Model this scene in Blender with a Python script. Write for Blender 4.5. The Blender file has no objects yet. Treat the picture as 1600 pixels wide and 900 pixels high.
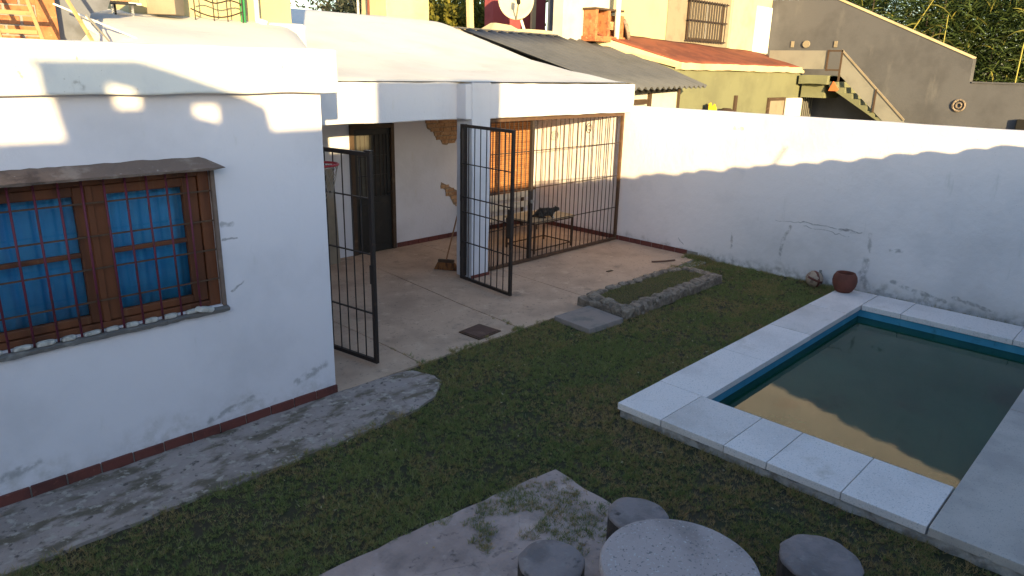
import bpy, bmesh, math, random
import numpy as np
from mathutils import Vector, Matrix, noise
random.seed(7); rng = np.random.default_rng(7)
S = bpy.context.scene
COL = S.collection

# ------------------------------------------------------------------ camera
CAM_Z, FOCAL_PX, PITCH, ROLL, YAW = 3.1, 1115.63, 0.300232, 0.0249796, 0.762913
fw = Vector((math.cos(YAW)*math.cos(PITCH), math.sin(YAW)*math.cos(PITCH), -math.sin(PITCH)))
rt = Vector((math.sin(YAW), -math.cos(YAW), 0)); up = rt.cross(fw)
rt, up = rt*math.cos(ROLL)+up*math.sin(ROLL), up*math.cos(ROLL)-rt*math.sin(ROLL)
cam = bpy.data.cameras.new('camera'); co = bpy.data.objects.new('camera', cam); COL.objects.link(co)
cam.sensor_width = 36; cam.lens = 36*FOCAL_PX/1600; cam.clip_start = .05; cam.clip_end = 2000
co.matrix_world = Matrix(((rt.x, up.x, -fw.x, 0), (rt.y, up.y, -fw.y, 0), (rt.z, up.z, -fw.z, CAM_Z), (0, 0, 0, 1)))
S.camera = co
S.render.resolution_x, S.render.resolution_y = 1024, 576

# ------------------------------------------------------------------ light
SUN = Vector((.635, 1, -.185)).normalized()          # direction the light travels
to_sun = -SUN
EL = math.asin(to_sun.z)
w = bpy.data.worlds.new('World'); S.world = w; w.use_nodes = True
nt = w.node_tree; bgn = nt.nodes['Background']
sky = nt.nodes.new('ShaderNodeTexSky'); sky.sky_type = 'NISHITA'; sky.sun_disc = False
sky.sun_elevation = EL; sky.sun_rotation = math.atan2(to_sun.x, to_sun.y)
sky.air_density = 1.0; sky.dust_density = .8; sky.ozone_density = 1.9
nt.links.new(sky.outputs[0], bgn.inputs[0]); bgn.inputs[1].default_value = .145
sl = bpy.data.lights.new('sun', 'SUN'); sl.energy = 5; sl.angle = math.radians(.5); sl.color = (1, .74, .36)
so = bpy.data.objects.new('sun', sl); COL.objects.link(so)
so.rotation_euler = SUN.to_track_quat('-Z', 'Y').to_euler(); so.location = (-20, -30, 20)
S.view_settings.view_transform = 'Standard'; S.view_settings.look = 'None'
S.view_settings.gamma = 1; S.view_settings.exposure = 1.55; S.view_settings.use_curve_mapping = False

# ------------------------------------------------------------------ materials
def mat(name, col, rough=.85, layers=(), bump=None, spec=.3, metal=0, segs=None, zdirt=None):
    """layers: (colour, scale, lo, hi, detail, stretch): noise above lo..hi mixes to colour."""
    m = bpy.data.materials.new(name); m.use_nodes = True; t = m.node_tree; N = t.nodes; L = t.links
    b = N['Principled BSDF']; b.inputs['Roughness'].default_value = rough
    b.inputs['Specular IOR Level'].default_value = spec; b.inputs['Metallic'].default_value = metal
    pos = N.new('ShaderNodeNewGeometry').outputs['Position']
    def noise_f(scale, detail, st, off=0):
        v = pos
        mp = N.new('ShaderNodeMapping'); mp.inputs['Scale'].default_value = st; mp.inputs['Location'].default_value = (off, off*.7, off*1.3)
        L.new(v, mp.inputs[0])
        n = N.new('ShaderNodeTexNoise'); n.inputs['Scale'].default_value = scale; n.inputs['Detail'].default_value = detail
        n.inputs['Roughness'].default_value = .6
        L.new(mp.outputs[0], n.inputs['Vector']); return n.outputs['Fac']
    def rng_(f, lo, hi, a=0., c=1.):
        r = N.new('ShaderNodeMapRange'); r.interpolation_type = 'SMOOTHSTEP'
        for i, v in enumerate((lo, hi, a, c)): r.inputs[i+1].default_value = v
        L.new(f, r.inputs[0]); return r.outputs[0]
    def math_(op, a, c):
        n = N.new('ShaderNodeMath'); n.operation = op
        for i, v in enumerate((a, c)):
            if isinstance(v, (int, float)): n.inputs[i].default_value = v
            else: L.new(v, n.inputs[i])
        return n.outputs[0]
    cur = None
    def mix(fac, c):
        nonlocal cur
        x = N.new('ShaderNodeMix'); x.data_type = 'RGBA'
        if cur is None: x.inputs[6].default_value = (*col, 1)
        else: L.new(cur, x.inputs[6])
        x.inputs[7].default_value = (*c, 1); L.new(fac, x.inputs[0]); cur = x.outputs[2]
    for i, l in enumerate(layers):
        c, sc, lo, hi = l[:4]; det = l[4] if len(l) > 4 else 4; st = l[5] if len(l) > 5 else (1, 1, 1)
        mix(rng_(noise_f(sc, det, st, 3.1*i), lo, hi), c)
    if zdirt:                                   # soiling splashed up from the ground: (colour, height, strength)
        c, h, k = zdirt
        sep = N.new('ShaderNodeSeparateXYZ'); L.new(pos, sep.inputs[0])
        zz = math_('ADD', sep.outputs[2], math_('MULTIPLY', math_('SUBTRACT', noise_f(3.5, 6, (1, 1, .6), 9), .5), h*2.6))
        f = math_('MULTIPLY', rng_(zz, 0, h, 1, 0), k)
        mix(math_('MULTIPLY', f, rng_(noise_f(11, 8, (1, 1, 1), 5), .32, .72)), c)
    if segs:                                    # cracks and mould lines: (A, B, width), positions in metres
        c, lst = segs; best = None; crack = None
        wob = N.new('ShaderNodeTexNoise'); wob.inputs['Scale'].default_value = 9; wob.inputs['Detail'].default_value = 6
        L.new(pos, wob.inputs['Vector'])
        blot = noise_f(16, 6, (1, 1, 1), 21)
        wv_ = N.new('ShaderNodeVectorMath'); wv_.operation = 'MULTIPLY_ADD'; L.new(wob.outputs['Color'], wv_.inputs[0]); wv_.inputs[1].default_value = (.0, .09, .09) if abs(lst[0][0][0]-lst[0][1][0]) < .02 else ((.09, .09, .0) if abs(lst[0][0][2]-lst[0][1][2]) < .015 else (.09, .0, .09))
        ad_ = N.new('ShaderNodeVectorMath'); ad_.operation = 'SUBTRACT'; L.new(pos, ad_.inputs[0]); ad_.inputs[1].default_value = tuple(v/2 for v in wv_.inputs[1].default_value); L.new(ad_.outputs[0], wv_.inputs[2]); warp = wv_.outputs[0]
        for A, Bp, wd in lst:
            A, Bp = Vector(A), Vector(Bp); AB = Bp-A
            thin = wd < .0165
            s1 = N.new('ShaderNodeVectorMath'); s1.operation = 'SUBTRACT'; L.new(warp if thin else pos, s1.inputs[0]); s1.inputs[1].default_value = A
            d1 = N.new('ShaderNodeVectorMath'); d1.operation = 'DOT_PRODUCT'; L.new(s1.outputs[0], d1.inputs[0]); d1.inputs[1].default_value = AB/AB.length_squared
            cl = N.new('ShaderNodeClamp'); L.new(d1.outputs['Value'], cl.inputs[0])
            sc = N.new('ShaderNodeVectorMath'); sc.operation = 'SCALE'; sc.inputs[0].default_value = AB; L.new(cl.outputs[0], sc.inputs[3])
            s2 = N.new('ShaderNodeVectorMath'); s2.operation = 'DISTANCE'; L.new(s1.outputs[0], s2.inputs[0]); L.new(sc.outputs[0], s2.inputs[1])
            d = math_('DIVIDE', math_('ADD', s2.outputs['Value'], math_('MULTIPLY', math_('SUBTRACT', wob.outputs['Fac'], .5), .10)), wd)
            if thin:
                d = math_('DIVIDE', s2.outputs['Value'], wd*.55); crack = d if crack is None else math_('MINIMUM', crack, d)
            else: best = d if best is None else math_('MINIMUM', best, d)
        if best is not None:
            f = math_('MULTIPLY', rng_(best, .3, 1.15, 1, 0), rng_(blot, .36, .60))
            mix(math_('MULTIPLY', f, .48), c)
        if crack is not None: mix(math_('MULTIPLY', rng_(crack, .3, 1.4, 1, 0), math_('MULTIPLY', rng_(blot, .30, .5), .62)), c)
    if cur is None: b.inputs['Base Color'].default_value = (*col, 1)
    else: L.new(cur, b.inputs['Base Color'])
    if bump:
        sc, st, dist = bump
        bn = N.new('ShaderNodeBump'); bn.inputs['Strength'].default_value = st; bn.inputs['Distance'].default_value = dist
        L.new(noise_f(sc, 7, (1, 1, 1), 2), bn.inputs['Height']); L.new(bn.outputs[0], b.inputs['Normal'])
    return m

XW = 11.02
cr = lambda y0, z0, y1, z1, w_: ((XW, y0, z0), (XW, y1, z1), w_)
M = {}
WHITE = [((.51, .51, .545), 1.1, .45, .75, 5), ((.52, .50, .46), 6, .62, .80, 8, (1, 1, .22)), ((.30, .29, .27), 38, .70, .78, 3)]
M['white'] = mat('white_limewash', (.59, .59, .635), .9, WHITE, (22, .35, .012))
M['white_house'] = mat('white_limewash_house', (.68, .655, .70), .9, [((.58, .56, .60), .9, .42, .75, 6), ((.50, .49, .47), 5, .64, .82, 8, (1, 1, .3)), ((.25, .25, .24), 30, .735, .78, 3)],
    (8, .28, .03), zdirt=((.36, .34, .32), .34, .6),
    segs=((.13, .13, .13), [((2.48, 5.66, 1.82), (2.56, 5.66, 1.80), .02), ((2.47, 5.66, 1.68), (2.60, 5.66, 1.69), .016), ((2.50, 5.66, 1.24), (2.62, 5.66, 1.30), .016),
                            ((3.05, 5.66, .24), (3.34, 5.66, .32), .05), ((2.2, 5.66, .13), (2.6, 5.66, .22), .03), ((.7, 5.66, .2), (.95, 5.66, .25), .04)]))
M['parapet'] = mat('limewashed_parapet', (.70, .70, .68), .9, WHITE + [((.33, .31, .27), 9, .66, .76, 6)], (20, .4, .012),
    segs=((.14, .13, .11), [((1.57, 5.56, 3.2), (1.56, 5.56, 2.88), .012), ((1.55, 5.56, 2.92), (1.58, 5.56, 2.90), .03)]))
M['bwall'] = mat('boundary_limewash', (.74, .69, .70), .9, [((.63, .59, .60), .8, .42, .72, 6), ((.50, .49, .47), 5, .64, .84, 8, (1, 1, .25)), ((.2, .2, .2), 26, .73, .78, 3)],
    (8, .28, .03), zdirt=((.20, .18, .16), .20, .75),
    segs=((.10, .10, .10), [cr(4.31, .90, 3.40, .88, .016), cr(3.75, .885, 3.48, .875, .024), cr(4.75, .86, 4.3, .89, .010), cr(4.3, .84, 3.6, .80, .010), cr(4.50, .80, 4.60, .5, .035), cr(4.60, .5, 4.6, .26, .028),
        cr(3.31, .87, 3.28, .62, .035), cr(3.30, .5, 3.32, .28, .06), cr(3.33, .30, 3.25, .10, .06), cr(5.47, .52, 5.44, .28, .022), cr(5.66, 2.24, 5.5, 2.23, .03), cr(3.0, .70, 2.85, .72, .03), cr(6.47, .27, 6.35, .17, .012),
        cr(2.9, .25, 2.2, .12, .035), cr(2.1, .2, 1.6, .12, .03)]))
M['roofwhite'] = mat('white_roof_coating', (.62, .61, .60), .85, [((.53, .52, .51), .7, .40, .72, 7), ((.43, .41, .39), 3.5, .6, .8, 8, (.35, 1, 1)), ((.3, .28, .25), 30, .72, .78, 3)], (9, .3, .02), segs=((.16, .14, .12), [((7.0, 8.7, 2.98), (8.0, 8.85, 3.02), .02), ((8.0, 8.85, 3.02), (9.4, 8.75, 3.0), .012)]))
M['beige_roof'] = mat('beige_screed', (.30, .24, .17), .9, [((.2, .16, .12), 2, .4, .7, 6)], (14, .4, .02))
M['concrete'] = mat('patio_concrete', (.49, .345, .25), .9, [((.35, .245, .18), 1.3, .40, .72, 8), ((.56, .41, .30), 5, .55, .75, 6), ((.20, .155, .125), 26, .58, .72, 6), ((.13, .10, .085), 8, .66, .76, 8), ((.24, .18, .14), 3, .60, .74, 9)], (40, .35, .01))
M['path'] = mat('worn_path_concrete', (.34, .275, .25), .92, [((.24, .195, .175), 1.6, .40, .66, 10), ((.135, .108, .078), 4.2, .47, .62, 10, (.7, 1.3, 1)), ((.38, .33, .285), 13, .54, .64, 7), ((.10, .082, .072), 18, .56, .70, 8)], (24, .7, .02))
M['pad'] = mat('pad_concrete', (.43, .325, .295), .92, [((.30, .225, .205), 1.3, .36, .68, 10), ((.20, .155, .145), 3.0, .48, .74, 10), ((.47, .37, .335), 4, .54, .72, 9), ((.13, .10, .095), 15, .58, .74, 7)], (20, .7, .018), segs=((.06, .05, .046), [((2.3, 3.0, 0), (2.75, 2.82, 0), .016), ((2.75, 2.82, 0), (3.1, 2.78, 0), .02), ((3.1, 2.78, 0), (3.35, 2.45, 0), .02), ((2.75, 2.82, 0), (2.65, 2.45, 0), .014), ((3.1, 2.78, 0), (3.3, 3.05, 0), .014)]))
M['coping'] = mat('white_granite_coping', (.70, .645, .64), .7, [((.60, .55, .545), 1.5, .45, .7, 5), ((.45, .44, .45), 75, .56, .68, 2), ((.74, .73, .73), 60, .60, .72, 2), ((.45, .40, .36), 3, .58, .82, 9), ((.30, .27, .24), 9, .70, .82, 8)], (80, .15, .004))
M['coping2'] = mat('weathered_granite_coping', (.63, .575, .565), .75, [((.52, .47, .455), 1.8, .42, .7, 7), ((.42, .41, .41), 75, .56, .68, 2), ((.70, .68, .68), 60, .60, .72, 2), ((.40, .35, .31), 3.5, .54, .8, 9)], (80, .15, .004))
M['deck'] = mat('pool_deck', (.47, .425, .40), .8, [((.37, .335, .32), 1.6, .42, .66, 7), ((.26, .26, .26), 90, .60, .70, 2)], (60, .2, .005))
M['ragged'] = mat('ragged_mortar', (.42, .39, .37), .95, [((.22, .20, .185), 7, .45, .66, 9)], (18, 1, .03))
M['poolblue'] = mat('pool_blue_paint', (.045, .25, .40), .6, [((.07, .30, .45), 3, .45, .7, 7), ((.02, .10, .14), 7, .55, .75, 8), ((.16, .24, .24), 16, .66, .76, 6)], (12, .2, .01))
M['skirt'] = mat('red_skirting_tile', (.135, .042, .034), .7, [((.09, .032, .028), 4, .45, .65, 5), ((.25, .09, .07), 20, .6, .75, 4)], (30, .2, .004))
M['mortar'] = mat('grey_mortar', (.27, .25, .23), .95, [((.17, .16, .14), 9, .5, .7, 6)], (30, .6, .01))
M['brick'] = mat('orange_brick', (.36, .15, .065), .9, [((.24, .085, .04), 7, .45, .65, 5), ((.45, .25, .13), 13, .58, .72, 5)], (28, .6, .01))
M['brick2'] = mat('pale_worn_brick', (.40, .24, .13), .9, [((.27, .14, .07), 9, .45, .65, 5), ((.5, .38, .25), 17, .55, .7, 5)], (25, .8, .02))
M['redroof'] = mat('red_membrane_roof', (.21, .062, .034), .85, [((.14, .042, .026), 1.8, .42, .64, 6), ((.28, .10, .06), 5, .60, .74, 6), ((.36, .24, .17), 7, .72, .77, 5)], (16, .4, .02))
M['olive'] = mat('olive_plaster', (.155, .160, .095), .9, [((.125, .128, .078), .9, .4, .7, 6), ((.19, .19, .125), 3, .6, .8, 6)], (20, .3, .01))
M['cream'] = mat('cream_plaster', (.50, .42, .27), .9, [((.40, .34, .21), 1.2, .42, .72, 6), ((.28, .24, .17), 8, .68, .78, 6)], (20, .4, .012))
M['yellow'] = mat('pale_yellow_plaster', (.46, .40, .23), .9, [((.39, .34, .20), .8, .42, .72, 6), ((.25, .22, .16), 5, .71, .78, 7)], (16, .3, .012))
M['greyplaster'] = mat('grey_cement_render', (.088, .090, .104), .92, [((.066, .067, .078), .7, .42, .68, 7), ((.115, .115, .125), 2.2, .56, .78, 7, (1, 1, .3)), ((.045, .046, .052), 4, .67, .8, 7, (1, 1, .2))], (14, .4, .015))
M['taupe'] = mat('taupe_render', (.24, .20, .15), .9, [((.19, .16, .12), 3, .45, .7, 5)], (16, .3, .01))
M['redpaint'] = mat('red_painted_wall', (.27, .062, .072), .8, [((.22, .05, .058), 2, .45, .7, 5)], (16, .3, .01))
M['paleblue'] = mat('pale_wall', (.50, .48, .44), .9, [((.42, .40, .37), 1.5, .45, .7, 5), ((.28, .26, .23), 7, .7, .8, 6)], (16, .3, .01))
M['iron'] = mat('dark_iron', (.024, .016, .013), .65, [((.055, .030, .020), 12, .58, .72, 5)], (60, .3, .003), spec=.4)
M['rustiron'] = mat('brown_painted_iron', (.075, .042, .026), .65, [((.12, .065, .035), 9, .5, .7, 5), ((.035, .022, .018), 20, .6, .75, 4)], (60, .3, .003))
M['winebar'] = mat('wine_painted_bar', (.125, .024, .048), .6, [((.06, .03, .03), 12, .5, .7, 5)], (60, .3, .002))
M['corrug'] = mat('dark_corrugated_sheet', (.10, .102, .108), .6, [((.08, .082, .086), 1.4, .4, .7, 6), ((.12, .11, .10), 7, .66, .78, 5)], (20, .15, .004), spec=.35)
M['dark'] = mat('near_black', (.012, .011, .010), .8)  # near-black; stands in for shade in openings and under the eave, also dark objects
M['black'] = mat('black_plastic', (.02, .02, .022), .5)
M['wood'] = mat('varnished_window_wood', (.140, .048, .020), .6, [((.085, .030, .014), 5, .42, .65, 6, (1, 1, .12)), ((.18, .09, .042), 16, .58, .75, 5, (1, 1, .08))], (40, .3, .004))
M['wooddark'] = mat('weathered_dark_wood', (.060, .038, .025), .7, [((.11, .075, .05), 9, .55, .75, 6, (.2, 1, 1))], (40, .5, .006))
M['hood'] = mat('brown_cement_hood', (.165, .12, .10), .92, [((.25, .20, .17), 6, .52, .68, 7), ((.09, .065, .055), 4, .55, .7, 7), ((.32, .28, .25), 15, .66, .72, 5)], (18, .8, .02))
M['sill'] = mat('grey_cement_sill', (.15, .14, .135), .92, [((.24, .23, .22), 7, .52, .68, 7), ((.08, .075, .07), 12, .6, .72, 6)], (22, .8, .02))
M['chip'] = mat('white_plaster_chip', (.48, .46, .43), .95, [((.3, .29, .27), 14, .5, .65, 5)], (40, .6, .01))
M['curtain'] = mat('blue_curtain', (.075, .42, .82), .9, [((.05, .33, .72), 2.2, .45, .7, 4), ((.11, .48, .84), 5, .58, .75, 4, (1, 1, .15))], (50, .2, .004))
M['door'] = mat('dark_green_black_door', (.020, .020, .019), .5, [((.035, .03, .025), 5, .5, .7, 5)], (30, .2, .004))
M['doorpane'] = mat('dim_frosted_pane', (.075, .07, .06), .25, [((.10, .095, .075), 3, .45, .7, 4)])
M['shutter'] = mat('orange_slat_shutter', (.34, .15, .055), .7, [((.24, .095, .036), 6, .45, .68, 5, (.2, 1, 4)), ((.46, .27, .12), 14, .6, .75, 4)], (30, .3, .004))
M['whitewood'] = mat('white_painted_wood', (.50, .48, .43), .7, [((.36, .33, .28), 8, .55, .75, 6, (.2, 1, 1))], (30, .3, .004))
M['tabletop'] = mat('pale_table_board', (.42, .33, .22), .7, [((.30, .22, .14), 7, .5, .7, 5, (.2, 1, 1))], (30, .3, .004))
M['terracotta'] = mat('terracotta', (.155, .052, .036), .85, [((.115, .042, .03), 4, .45, .68, 5), ((.18, .09, .07), 14, .64, .76, 5)], (30, .35, .006))
M['stone'] = mat('rough_grey_stone', (.27, .215, .17), .95, [((.15, .12, .098), 9, .42, .62, 9), ((.38, .32, .26), 13, .58, .7, 6), ((.07, .066, .04), 5, .62, .74, 7)], (26, 1, .04))
M['slabstone'] = mat('grey_loose_slab', (.25, .205, .185), .9, [((.16, .15, .14), 4, .45, .65, 7), ((.10, .095, .085), 16, .66, .74, 5)], (28, .5, .01))
M['rustplate'] = mat('rusty_plate', (.10, .055, .042), .8, [((.14, .085, .066), 6, .48, .68, 7), ((.055, .036, .03), 11, .6, .72, 6)], (30, .5, .006))
M['tabletop_t'] = mat('terrazzo_top', (.37, .305, .30), .8, [((.25, .205, .20), 2.2, .45, .7, 5), ((.16, .15, .155), 55, .60, .68, 2), ((.44, .42, .42), 70, .62, .70, 2)], (50, .25, .004))
M['stooltop'] = mat('stump_stool_top', (.235, .195, .195), .9, [((.155, .13, .13), 4, .42, .66, 9), ((.25, .22, .215), 18, .56, .72, 7), ((.06, .052, .052), 9, .60, .74, 8)], (22, .9, .014))
M['bark'] = mat('cement_bark', (.060, .048, .042), .95, [((.03, .025, .022), 12, .45, .62, 6, (1, 1, .15)), ((.10, .085, .075), 20, .6, .72, 5, (1, 1, .2))], (30, 1, .02))
M['soil'] = mat('soil_under_grass', (.055, .045, .028), 1, [((.040, .042, .019), 2.5, .42, .62, 7), ((.11, .088, .056), 5, .60, .74, 7)], (16, 1, .03))
M['straw'] = mat('broom_straw', (.20, .085, .03), .9, [((.07, .03, .015), 22, .45, .65, 4, (1, 1, .1))], (60, .6, .01))
M['stick'] = mat('broom_handle', (.26, .14, .07), .7)
M['red'] = mat('red_plastic', (.30, .025, .03), .5)
M['net'] = mat('dirty_net_cord', (.26, .22, .18), .95)
M['galv'] = mat('grey_sheet_panel', (.21, .205, .185), .55, [((.17, .165, .15), 1.5, .4, .7, 5)], None, spec=.4)
M['whitepaint'] = mat('white_paint', (.72, .70, .66), .6)
M['dish'] = mat('pale_dish', (.40, .37, .29), .5, [((.34, .31, .25), 3, .45, .7, 4)])
M['dishprint'] = mat('dish_print', (.10, .09, .08), .6)
M['green'] = mat('green_painted_post', (.03, .20, .07), .6, [((.18, .22, .16), 22, .62, .74, 5)])
M['bedframe'] = mat('ochre_metal_frame', (.34, .23, .11), .7, [((.20, .12, .06), 12, .55, .7, 5)])
M['tarp'] = mat('grey_sheet', (.13, .14, .17), .8, [((.09, .095, .11), 4, .45, .7, 5)])
M['bluegrey'] = mat('dark_blue_grey', (.055, .065, .095), .8, [((.04, .045, .065), 3, .45, .7, 5)])
M['yflower'] = mat('yellow_cloth', (.75, .50, .02), .8)
M['orangecone'] = mat('orange_plastic', (.55, .14, .05), .6)
M['bulk'] = mat('ball_leather', (.34, .26, .20), .8, [((.2, .14, .11), 14, .5, .66, 5)], (40, .5, .006))
M['ballstripe'] = mat('ball_stripe', (.13, .045, .035), .8)
M['catfur'] = mat('grey_tabby_fur', (.050, .045, .040), .95, [((.022, .020, .018), 34, .45, .6, 3, (1, 1, .5)), ((.09, .08, .07), 60, .6, .7, 2)], (150, .6, .006))
M['catwhite'] = mat('white_cat_fur', (.42, .40, .37), .95, [((.3, .28, .26), 60, .5, .7, 2)], (150, .6, .006))
M['tile'] = mat('barrel_tile', (.30, .12, .07), .9, [((.2, .08, .05), 5, .45, .66, 6)], (20, .5, .01))
M['treebark'] = mat('tree_bark', (.075, .058, .045), .95, [((.045, .035, .028), 14, .45, .6, 6, (1, 1, .2))], (30, .8, .02))

def leafmat(name, cols, trans=.35):
    m = bpy.data.materials.new(name); m.use_nodes = True; t = m.node_tree; N = t.nodes; L = t.links
    b = N['Principled BSDF']; b.inputs['Roughness'].default_value = .65; b.inputs['Specular IOR Level'].default_value = .2
    a = N.new('ShaderNodeAttribute'); a.attribute_name = 'tint'
    r = N.new('ShaderNodeValToRGB'); r.color_ramp.elements.remove(r.color_ramp.elements[1])
    for i, (p, c) in enumerate(cols):
        e = r.color_ramp.elements[0] if i == 0 else r.color_ramp.elements.new(p)
        e.position = p; e.color = (*c, 1)
    L.new(a.outputs['Fac'], r.inputs[0]); L.new(r.outputs[0], b.inputs['Base Color'])
    tr = N.new('ShaderNodeBsdfTranslucent'); L.new(r.outputs[0], tr.inputs[0])
    mx = N.new('ShaderNodeMixShader'); mx.inputs[0].default_value = trans
    L.new(b.outputs[0], mx.inputs[1]); L.new(tr.outputs[0], mx.inputs[2]); L.new(mx.outputs[0], N['Material Output'].inputs[0])
    return m
M['grass'] = leafmat('lawn_blades', [(0, (.42, .29, .15)), (.25, (.33, .245, .105)), (.5, (.205, .22, .078)), (.8, (.135, .195, .060)), (.93, (.25, .26, .09)), (1, (.45, .39, .24))], .25)
M['reed'] = leafmat('reed_leaves', [(0, (.030, .050, .018)), (.5, (.060, .095, .028)), (.85, (.11, .135, .035)), (1, (.26, .24, .06))])
M['leafy'] = leafmat('yellow_green_leaves', [(0, (.05, .06, .012)), (.5, (.12, .12, .02)), (1, (.22, .19, .03))])
M['leafd'] = leafmat('dark_leaves', [(0, (.02, .03, .018)), (.6, (.045, .055, .035)), (1, (.09, .09, .07))])

def glass(name, tint, base=.06):
    m = bpy.data.materials.new(name); m.use_nodes = True; t = m.node_tree; N = t.nodes; L = t.links
    N.remove(N['Principled BSDF'])
    tr = N.new('ShaderNodeBsdfTransparent'); tr.inputs[0].default_value = (*tint, 1)
    gl = N.new('ShaderNodeBsdfGlossy'); gl.inputs['Roughness'].default_value = .03
    fr = N.new('ShaderNodeFresnel'); fr.inputs[0].default_value = 1.45
    mx = N.new('ShaderNodeMixShader'); L.new(fr.outputs[0], mx.inputs[0]); L.new(tr.outputs[0], mx.inputs[1]); L.new(gl.outputs[0], mx.inputs[2])
    L.new(mx.outputs[0], N['Material Output'].inputs[0]); return m
M['glass'] = glass('window_glass', (.86, .9, .9))

def watermat():
    m = mat('murky_pool_water', (.005, .038, .022), .012, [((.010, .055, .033), .9, .40, .72, 6), ((.003, .014, .010), 1.7, .55, .75, 6), ((.02, .05, .034), 2.6, .62, .80, 8)], (3.0, .02, .03), spec=.5)
    b = m.node_tree.nodes['Principled BSDF']; b.inputs['IOR'].default_value = 1.31
    return m
M['water'] = watermat()

# ------------------------------------------------------------------ mesh helpers
class B:
    def __init__(s): s.v = []; s.f = []
    def add(s, vs, fs):
        n = len(s.v); s.v += [tuple(p) for p in vs]; s.f += [tuple(i+n for i in f) for f in fs]; return s
    def box(s, x0, x1, y0, y1, z0, z1):
        return s.add([(x0, y0, z0), (x1, y0, z0), (x1, y1, z0), (x0, y1, z0), (x0, y0, z1), (x1, y0, z1), (x1, y1, z1), (x0, y1, z1)],
                     [(0, 3, 2, 1), (4, 5, 6, 7), (0, 1, 5, 4), (1, 2, 6, 5), (2, 3, 7, 6), (3, 0, 4, 7)])
    def hexa(s, bot, top):
        return s.add(list(bot)+list(top), [(0, 3, 2, 1), (4, 5, 6, 7), (0, 1, 5, 4), (1, 2, 6, 5), (2, 3, 7, 6), (3, 0, 4, 7)])
    def wbox(s, x0, x1, y0, y1, z0, z1, axis=0, n=30, amp=.008, fr=1.7, lock=()):
        """box cut into n lengths along an axis with hand-made unevenness"""
        lo, hi = ((x0, x1), (y0, y1), (z0, z1))[axis]; V = []; F = []
        for i in range(n+1):
            t = lo+(hi-lo)*i/n
            if axis == 0: c = [(t, y0, z0), (t, y1, z0), (t, y1, z1), (t, y0, z1)]
            elif axis == 1: c = [(x0, t, z0), (x0, t, z1), (x1, t, z1), (x1, t, z0)]
            else: c = [(x0, y0, t), (x1, y0, t), (x1, y1, t), (x0, y1, t)]
            for k, p in enumerate(c):
                if k in lock: V.append(p); continue
                q = Vector(p)*fr; d = Vector((noise.noise(q), noise.noise(q+Vector((7, 1, 3))), noise.noise(q+Vector((2, 9, 5)))))
                d[axis] = 0; V.append(tuple(Vector(p)+d*amp*2))
        for i in range(n):
            a = i*4
            for k in range(4): F.append((a+k, a+(k+1) % 4, a+4+(k+1) % 4, a+4+k))
        F += [(3, 2, 1, 0), (n*4, n*4+1, n*4+2, n*4+3)]
        return s.add(V, F)
    def tube(s, p0, p1, r, n=6, r1=None):
        p0, p1 = Vector(p0), Vector(p1); d = (p1-p0).normalized()
        a = d.cross(Vector((0, 0, 1)) if abs(d.z) < .9 else Vector((1, 0, 0))).normalized(); b = d.cross(a)
        V = []
        for P, R in ((p0, r), (p1, r if r1 is None else r1)):
            for k in range(n):
                an = 2*math.pi*(k+.5)/n; V.append(P+(a*math.cos(an)+b*math.sin(an))*R)
        F = [(k, (k+1) % n, n+(k+1) % n, n+k) for k in range(n)]+[tuple(range(n))[::-1], tuple(range(n, 2*n))]
        return s.add(V, F)
    def path(s, pts, r, n=5):
        for a, b in zip(pts, pts[1:]): s.tube(a, b, r, n)
        return s
    def bar(s, p0, p1, wx, wy):
        """flat or square bar between two points; wx along the horizontal side, wy across"""
        p0, p1 = Vector(p0), Vector(p1); d = (p1-p0).normalized()
        a = d.cross(Vector((0, 0, 1))) if abs(d.z) < .9 else Vector((1, 0, 0)); a.normalize(); b = d.cross(a)
        o = [a*wx/2*i+b*wy/2*j for i, j in ((-1, -1), (1, -1), (1, 1), (-1, 1))]
        return s.hexa([p0+q for q in o], [p1+q for q in o])
    def lathe(s, prof, c, n=24, wob=0, ax=None):
        V = []; F = []; c = Vector(c)
        for j, (r, z) in enumerate(prof):
            for k in range(n):
                an = 2*math.pi*k/n; rr = r*(1+wob*noise.noise(Vector((math.cos(an)*1.7, math.sin(an)*1.7, c.x*3+c.y))))
                V.append(c+Vector((rr*math.cos(an), rr*math.sin(an), z)))
        m = len(prof)
        for j in range(m-1):
            for k in range(n): F.append((j*n+k, j*n+(k+1) % n, (j+1)*n+(k+1) % n, (j+1)*n+k))
        F += [tuple(range(n))[::-1], tuple(range((m-1)*n, m*n))]
        return s.add(V, F)
    def prism(s, poly, z0, z1):
        n = len(poly)
        V = [(x, y, z0) for x, y in poly]+[(x, y, z1) for x, y in poly]
        return s.add(V, [tuple(range(n))[::-1], tuple(range(n, 2*n))]+[(k, (k+1) % n, n+(k+1) % n, n+k) for k in range(n)])
    def prism_y(s, poly, y0, y1):
        n = len(poly)
        V = [(x, y0, z) for x, z in poly]+[(x, y1, z) for x, z in poly]
        return s.add(V, [tuple(range(n)), tuple(range(n, 2*n))[::-1]]+[((k+1) % n, k, n+k, n+(k+1) % n) for k in range(n)])
    def prism_x(s, poly, x0, x1):
        n = len(poly)
        V = [(x0, y, z) for y, z in poly]+[(x1, y, z) for y, z in poly]
        return s.add(V, [tuple(range(n))[::-1], tuple(range(n, 2*n))]+[(k, (k+1) % n, n+(k+1) % n, n+k) for k in range(n)])
    def mesh(s, name, m, smooth=False):
        me = bpy.data.meshes.new(name); me.from_pydata(s.v, [], s.f)
        bm = bmesh.new(); bm.from_mesh(me); bmesh.ops.recalc_face_normals(bm, faces=bm.faces); bm.to_mesh(me); bm.free()
        me.materials.append(M[m])
        if smooth: me.shade_smooth()
        return me
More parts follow.
